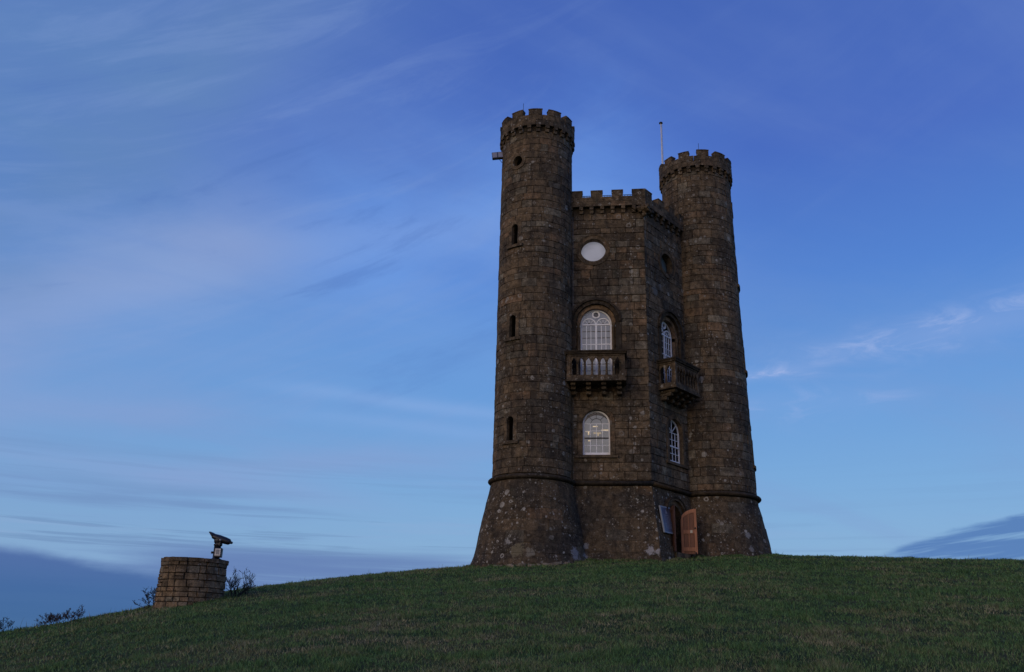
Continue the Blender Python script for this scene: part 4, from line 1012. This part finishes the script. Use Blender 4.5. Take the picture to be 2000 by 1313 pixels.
gr = bpy.data.objects.new('ground', me); COL.objects.link(gr); gr['kind'] = 'structure'; gr['label'] = 'grassy hilltop sloping up to the tower'
m_, N = newmat('turf_soil'); pos = N.n('ShaderNodeNewGeometry').outputs['Position']
c = N.ramp(N.noise(pos, .55, 5, .6, .4), [(.30, (.030, .050, .020)), (.5, (.045, .068, .026)), (.62, (.080, .078, .038)), (.75, (.11, .092, .050))])
k = N.ss(N.noise(pos, 14, 6, .7), .25, .75, .45, 1.5); c = N.n('ShaderNodeVectorMath', operation='SCALE', ins={0: c, 3: k}).outputs[0]
bp = N.n('ShaderNodeBump', ins={'Strength': .9, 'Distance': .05, 'Height': N.noise(pos, 22, 6, .7)})
finish(N, N.n('ShaderNodeBsdfPrincipled', ins={'Base Color': c, 'Roughness': .95, 'Specular IOR Level': .1, 'Normal': bp.outputs[0]})); me.materials.append(m_)

# ------------------------------------------------------------------ grass blades (uncountable: one object)
rng = np.random.default_rng(5)
NB = 880000
uu = rng.random(NB); rr = 7.5 * (41 / 7.5) ** (uu ** .92); aa = np.radians(rng.uniform(-42, 42, NB))
x = rr * np.sin(aa); y = rr * np.cos(aa)
clump = fbm(x, y, 2.6, 3); keep = rng.random(NB) < (.45 + 1.1 * np.clip(clump - .3, 0, 1))
# keep clear of the tower's footprint
keep &= ~((np.hypot(x - A.x, y - A.y) < 1.95) | (np.hypot(x - Ct.x, y - Ct.y) < 2.05))
hexc = sum(HEX, Vector((0, 0))) / 6; keep &= ~(np.hypot(x - hexc.x, y - hexc.y) < 4.0)
x, y, rr, clump = x[keep], y[keep], rr[keep], clump[keep]
# longer unmown tufts against the foot of the walls and of the plinth
ex = []; 
for (P_, r0_, k_) in ((A, 2.10, 9000), (Ct, 2.22, 8000)):
    a_ = rng.uniform(math.pi, 2 * math.pi, k_); q_ = r0_ + rng.exponential(.07, k_) - .03; ex.append(np.stack([P_.x + q_ * np.cos(a_), P_.y + q_ * np.sin(a_)], 1))
a_ = rng.uniform(0, 2 * math.pi, 3500); q_ = .80 + rng.exponential(.05, 3500); ex.append(np.stack([-7.86 + q_ * np.cos(a_), 22.66 + q_ * np.sin(a_)], 1))
for Fc in (AB, BC):
    t_ = rng.uniform(0, Fc.L + .2, 7000); q_ = .50 + rng.exponential(.07, 7000); ok_ = ~((t_ > .85) & (t_ < 2.2) & (Fc is BC)); ex.append(np.stack([Fc.P.x + Fc.d.x * t_ + Fc.n.x * q_, Fc.P.y + Fc.d.y * t_ + Fc.n.y * q_], 1)[ok_])
ex = np.concatenate(ex); NE = len(ex); x = np.concatenate([x, ex[:, 0]]); y = np.concatenate([y, ex[:, 1]]); rr = np.hypot(x, y); clump = np.concatenate([clump, np.full(NE, .62)]); n = len(x)
z = gz(x, y) - .005
dry = .5 + .6 * (fbm(x, y, .45, 20) - .5) + .42 * (rng.random(n) - .5) + .6 * (fbm(x, y, 1.9, 30) - .5) + .55 * (fbm(x, y, 5.2, 40) - .5) - .10 + .13 * np.clip((21 - rr) / 10, 0, 1)
wd_ = (.0021 + rng.random(n) * .0018) * np.clip(rr / 9, 1, 3.6)
ht = (.020 + .038 * rng.random(n) ** 1.6 + .16 * np.clip(clump - .52, 0, 1)) * np.clip(1 + (rr - 14) * .012, 1, 1.3)
az_edge = np.degrees(np.arctan2(x, y)); tall = (rng.random(n) < .0035 + .02 * np.clip((-20 - az_edge) / 8, 0, 1) * (rr > 20)); ht[-NE:] *= rng.uniform(.6, 1.15, NE) * (.6 + .7 * (fbm(x[-NE:], y[-NE:], 2.2, 77) > .5)); ht[tall] *= rng.uniform(1.6, 3.4, tall.sum()); wd_[tall] *= .55
th_ = rng.uniform(0, 2 * np.pi, n); la = rng.uniform(0, 2 * np.pi, n); lean = rng.uniform(.2, 1.3, n) * ht; lean[tall] *= .3
bx, by = np.cos(th_) * wd_, np.sin(th_) * wd_; lx, ly = np.cos(la) * lean, np.sin(la) * lean
v = np.empty((n, 5, 3))
v[:, 0] = np.stack([x - bx, y - by, z], 1); v[:, 1] = np.stack([x + bx, y + by, z], 1)
v[:, 2] = np.stack([x + bx * .7 + lx * .35, y + by * .7 + ly * .35, z + ht * .6], 1); v[:, 3] = np.stack([x - bx * .7 + lx * .35, y - by * .7 + ly * .35, z + ht * .6], 1)
v[:, 4] = np.stack([x + lx, y + ly, z + ht], 1)
me = bpy.data.meshes.new('grass'); me.vertices.add(n * 5); me.vertices.foreach_set('co', v.reshape(-1))
b = (np.arange(n) * 5)[:, None]; lp = np.concatenate([b + 0, b + 1, b + 2, b + 3, b + 3, b + 2, b + 4], 1).reshape(-1)
me.loops.add(n * 7); me.loops.foreach_set('vertex_index', lp.astype(np.int32))
me.polygons.add(n * 2); st = np.stack([np.arange(n) * 7, np.arange(n) * 7 + 4], 1).reshape(-1); me.polygons.foreach_set('loop_start', st.astype(np.int32))
me.update(calc_edges=True)
at = me.attributes.new('dry', 'FLOAT', 'POINT'); at.data.foreach_set('value', np.repeat(np.clip(dry + .25 * tall, 0, 1), 5).astype(np.float32))
at = me.attributes.new('rnd', 'FLOAT', 'POINT'); at.data.foreach_set('value', np.repeat(rng.random(n), 5).astype(np.float32))
go = bpy.data.objects.new('grass', me); COL.objects.link(go); tag(go, 'short rough green and straw coloured grass covering the hill', 'grass', kind='stuff')
m_, N = newmat('grass_blade'); dr_ = N.n('ShaderNodeAttribute', attribute_name='dry').outputs['Fac']; rd = N.n('ShaderNodeAttribute', attribute_name='rnd').outputs['Fac']
c = N.ramp(dr_, [(.28, (.078, .150, .050)), (.48, (.112, .172, .060)), (.62, (.140, .165, .072)), (.80, (.20, .185, .10)), (.98, (.27, .24, .15))])
k = N.ss(rd, 0, 1, .48, 2.0); c = N.n('ShaderNodeVectorMath', operation='SCALE', ins={0: c, 3: k}).outputs[0]
df = N.n('ShaderNodeBsdfPrincipled', ins={'Base Color': c, 'Roughness': .7, 'Specular IOR Level': .15}); tl_ = N.n('ShaderNodeBsdfTranslucent', ins={0: c})
finish(N, N.n('ShaderNodeMixShader', ins={0: .25, 1: df.outputs[0], 2: tl_.outputs[0]})); me.materials.append(m_)

# pale exposed footing stones under the left turret
M_pale = stone_mat('pale_footing_stone', 1.6, .3, blotch=.2)
random.seed(3)
for k in range(14):
    a = aA + R_(-30 + 5.0 * k + random.uniform(-2, 2)); q = A + D2(a) * (2.10 + random.uniform(-.03, .05)); z_ = float(gz(q.x, q.y)); tn_ = Vector((-math.sin(a), math.cos(a), 0))
    m = MB(); m.box((q.x, q.y, z_ + .01 + .018 * (k % 3)), (tn_ + Vector((0, 0, random.uniform(-.15, .2)))) * random.uniform(.05, .15), Vector((math.cos(a), math.sin(a), 0)) * .14, Vector((0, 0, random.uniform(.03, .065))), .9, .02); m.build('footing_stone', M_pale, tower)

# ------------------------------------------------------------------ viewing plinth and coin telescope
Dp = 24.0; pr = Vector((-.3435, .939)) ; pc = Vector((-7.86, 22.66)); RPT = .785; zt = 1.90
zb_ = float(gz(pc.x, pc.y)) - .6
pl_ = empty('stone_plinth', (pc.x, pc.y, zb_ + .6), label='low round rubble stone plinth on the slope left of the tower, under the telescope', cat='plinth')
pl_['wl'] = [pc.x, pc.y, zb_ + .6]
def Rp(z): return RPT * (1 + .035 * (zt - z)) 
m = MB(); m.lathe((pc.x, pc.y, 0), [(Rp(z) - .05, z) for z in (zb_, zb_ + .8, zt - .06)], 40, tone=.05); m.build('core', M_dark, pl_)
M_rub = stone_mat('rubble_stone', 1.55, .5, blotch=.6)
class CS(CylS): pass
S1 = CylS(pc, Rp, vdir(pc)); S1.Rn = RPT; random.seed(91); STONES = []
z = zb_ + .15
while z < zt - .12:
    h = random.uniform(.10, .19)
    if z + h > zt - .2: h = zt - .105 - z
    t_ = random.uniform(0, .3); T0 = t_; per = 2 * math.pi * RPT
    while t_ < T0 + per - .1:
        w_ = random.uniform(.14, .36); w_ = min(w_, T0 + per - t_)
        if T0 + per - t_ - w_ < .12: w_ = T0 + per - t_
        cutsz = [z, z + h] if (h < .14 or random.random() < .7) else [z, z + h * random.uniform(.4, .6), z + h]
        for za_, zb2 in zip(cutsz[:-1], cutsz[1:]):
            stone(S1, [za_, (za_ + zb2) / 2, zb2], [t_ + random.uniform(-.008, .008) for _ in range(3)], [t_ + w_ + random.uniform(-.008, .008) for _ in range(3)], random.uniform(-.010, .012), random.choice((rtone(), .55)), .010, .003, .13)
        t_ += w_
    z += h
STONES.sort(key=lambda a: -a[0])
for k, (ar, mm) in enumerate(STONES[:300]): mm.build('stone', M_rub, pl_)
for k in range(13):   # coping slabs
    a0 = 2 * math.pi * k / 13; m = MB(); ringblock(m, pc, .15, RPT + .025 + random.uniform(-.015, .015), a0 + .012, a0 + 2 * math.pi / 13 - .012, zt - .105, zt + random.uniform(-.012, .012), 3, random.choice((.68, .3, .2, .5)), .01); m.build('coping_stone', M_rub, pl_)

# coin operated telescope on the plinth's right edge
Rt = lambda px_, py_, dist: None
tp = Vector((-7.35, 22.78)); zt0 = zt
te = empty('coin_telescope', (tp.x, tp.y, zt0), label='black coin operated telescope standing on the round stone plinth, tilted up', cat='telescope')
M_blk = simple('black_telescope_enamel', (.010, .010, .014), .45, .5, .2)
m = MB(); m.lathe((tp.x - .03, tp.y, zt0), [(.14, 0), (.14, .03), (.09, .05), (.085, .36), (.10, .37), (.10, .40), (.07, .42)], 16); m.build('post', M_blk, te)
m = MB(); m.box((tp.x + .045, tp.y - .10, zt0 + .18), (.09, .01, 0), (-.006, .075, 0), (.0, 0, .115), bev=.012); m.build('coin_box', M_blk, te)
m = MB(); m.box((tp.x + .048, tp.y - .180, zt0 + .19), (.068, .008, 0), (0, .004, 0), (0, 0, .088), bev=.003); cpn = m.build('coin_plate', simple('worn_aluminium_plate', (.55, .53, .50), .5, .5, .3, 25, .3), te)
m = MB(); m.box((tp.x + .048, tp.y - .186, zt0 + .195), (.04, .004, 0), (0, .003, 0), (0, 0, .055), bev=.002); m.build('plate_emblem', simple('grey_plate_print', (.25, .25, .25), .6), cpn)
m = MB(); m.tube([(tp.x - .16, tp.y - .03, zt0 + .19), (tp.x - .11, tp.y - .03, zt0 + .19)], .03, 10); m.build('focus_knob', M_blk, te)
m = MB(); m.lathe((tp.x - .02, tp.y, zt0 + .40), [(.07, 0), (.11, .04), (.12, .10), (.10, .18), (.06, .20)], 14); m.build('swivel', M_blk, te)
m = MB()
for sy in (-.075, .075): m.box((tp.x - .0, tp.y + sy, zt0 + .47), (.06, 0, 0), (0, .018, 0), (0, 0, .11), bev=.01)
m.build('yoke', M_blk, te)
tx = Vector((.955, .03, -.295)).normalized(); ty = Vector((0, 1, .1)).normalized(); tz = tx.cross(ty).normalized(); hc = Vector((tp.x + .035, tp.y, zt0 + .53))
def oc(m, secs, seg=14):   # body from elliptical sections along tx
    vs = []; 
    for (x_, ry_, rz_, dz_) in secs:
        vs += [hc + tx * x_ + ty * (ry_ * math.cos(2 * math.pi * k / seg)) + tz * (rz_ * math.sin(2 * math.pi * k / seg) + dz_) for k in range(seg)]
    fs = [(i * seg + k, i * seg + (k + 1) % seg, (i + 1) * seg + (k + 1) % seg, (i + 1) * seg + k) for i in range(len(secs) - 1) for k in range(seg)]
    fs += [tuple(range(seg))[::-1], tuple((len(secs) - 1) * seg + k for k in range(seg))]; m.add(vs, fs, True)
m = MB(); oc(m, [(-.24, .085, .05, .02), (-.22, .10, .065, .01), (-.05, .11, .090, 0), (.12, .11, .088, 0), (.22, .095, .076, 0), (.25, .08, .05, 0)]); m.build('body', M_blk, te)
m = MB(); oc(m, [(-.34, .10, .012, .075), (-.25, .105, .05, .035), (-.20, .10, .06, .015)]); m.build('lens_hood', M_blk, te)
for sy in (-.035, .035):
    m = MB(); m.tube([hc + tx * .24 + ty * sy, hc + tx * .30 + ty * sy], [.034, .03], 10); m.build('eyepiece', M_blk, te)
m = MB(); m.tube([hc + tx * .02 - ty * .12 - tz * .02, hc + tx * .02 + ty * .12 - tz * .02], .03, 10); m.build('pivot', simple('bare_steel', (.3, .3, .3), .35, .5, .2, 9, .8), te)

# ------------------------------------------------------------------ bare shrubs on the brow
M_twig = simple('dark_bare_twigs', (.022, .019, .020), .8, .2, .3)
M_twigb = simple('brown_dead_stems', (.06, .042, .036), .8, .2, .3)
def bush(cx, cy, n, h, spread, mat, label, leanx=0.0, leaf=True, seed=1, rad=.012):
    rn = random.Random(seed); z0 = float(gz(cx, cy)) - .03
    o = empty('bare_bush', (cx, cy, z0), label=label, cat='bush')
    m = MB()
    def grow(p, d, L, r, dep):
        pts = [p]; q = p.copy(); dd = d.copy()
        for k in range(4):
            dd = (dd + Vector((rn.uniform(-.3, .3), rn.uniform(-.3, .3), rn.uniform(-.12, .16)))).normalized(); q = q + dd * L / 4; pts.append(q.copy())
            if dep < 3 and k > 0:
                for _ in range(rn.choice((1, 1, 2))):
                    d2 = (dd + Vector((rn.uniform(-1, 1), rn.uniform(-1, 1), rn.uniform(-.3, .6)))).normalized(); grow(q.copy(), d2, L * rn.uniform(.35, .6), r * .55, dep + 1)
            if leaf and dep >= 2 and rn.random() < .5:
                e = rn.uniform(.008, .02); a = Vector((rn.uniform(-1, 1), rn.uniform(-1, 1), rn.uniform(-1, 1))).normalized(); b_ = a.orthogonal().normalized()
                m.add([q - a * e, q + b_ * e * .6, q + a * e, q - b_ * e * .6], [(0, 1, 2, 3)])
        m.tube(pts, [max(r * (1 - .18 * k), .0028) for k in range(5)], 3, caps=False, smooth=False)
    for k in range(n):
        bx_ = cx + rn.uniform(-1, 1) * spread * .5; by_ = cy + rn.uniform(-.4, .4)
        d = Vector((rn.uniform(-.9, .9) + leanx, rn.uniform(-.4, .4), rn.uniform(.5, 1.1))).normalized()
        grow(Vector((bx_, by_, float(gz(bx_, by_)) - .03)), d, h * rn.uniform(.6, 1.0), rad, 0)
    m.build('branches', mat, o)
bush(-6.98, 23.4, 16, .46, .42, M_twig, 'dark leafless thorny bush just right of the stone plinth', .35, leaf=False, seed=2)
bush(-8.78, 22.9, 12, .42, .36, M_twig, 'dark leafless bush low against the left side of the stone plinth', -.45, leaf=False, seed=6)
bush(-10.75, 22.2, 34, .26, 1.1, M_twigb, 'long low brown dead bramble along the brow, further left than the plinth', 0, leaf=False, seed=9, rad=.006)
bush(-11.95, 21.6, 12, .28, .5, M_twig, 'small dark bare bush at the far left edge of the hill', -.1, leaf=False, seed=12, rad=.008)
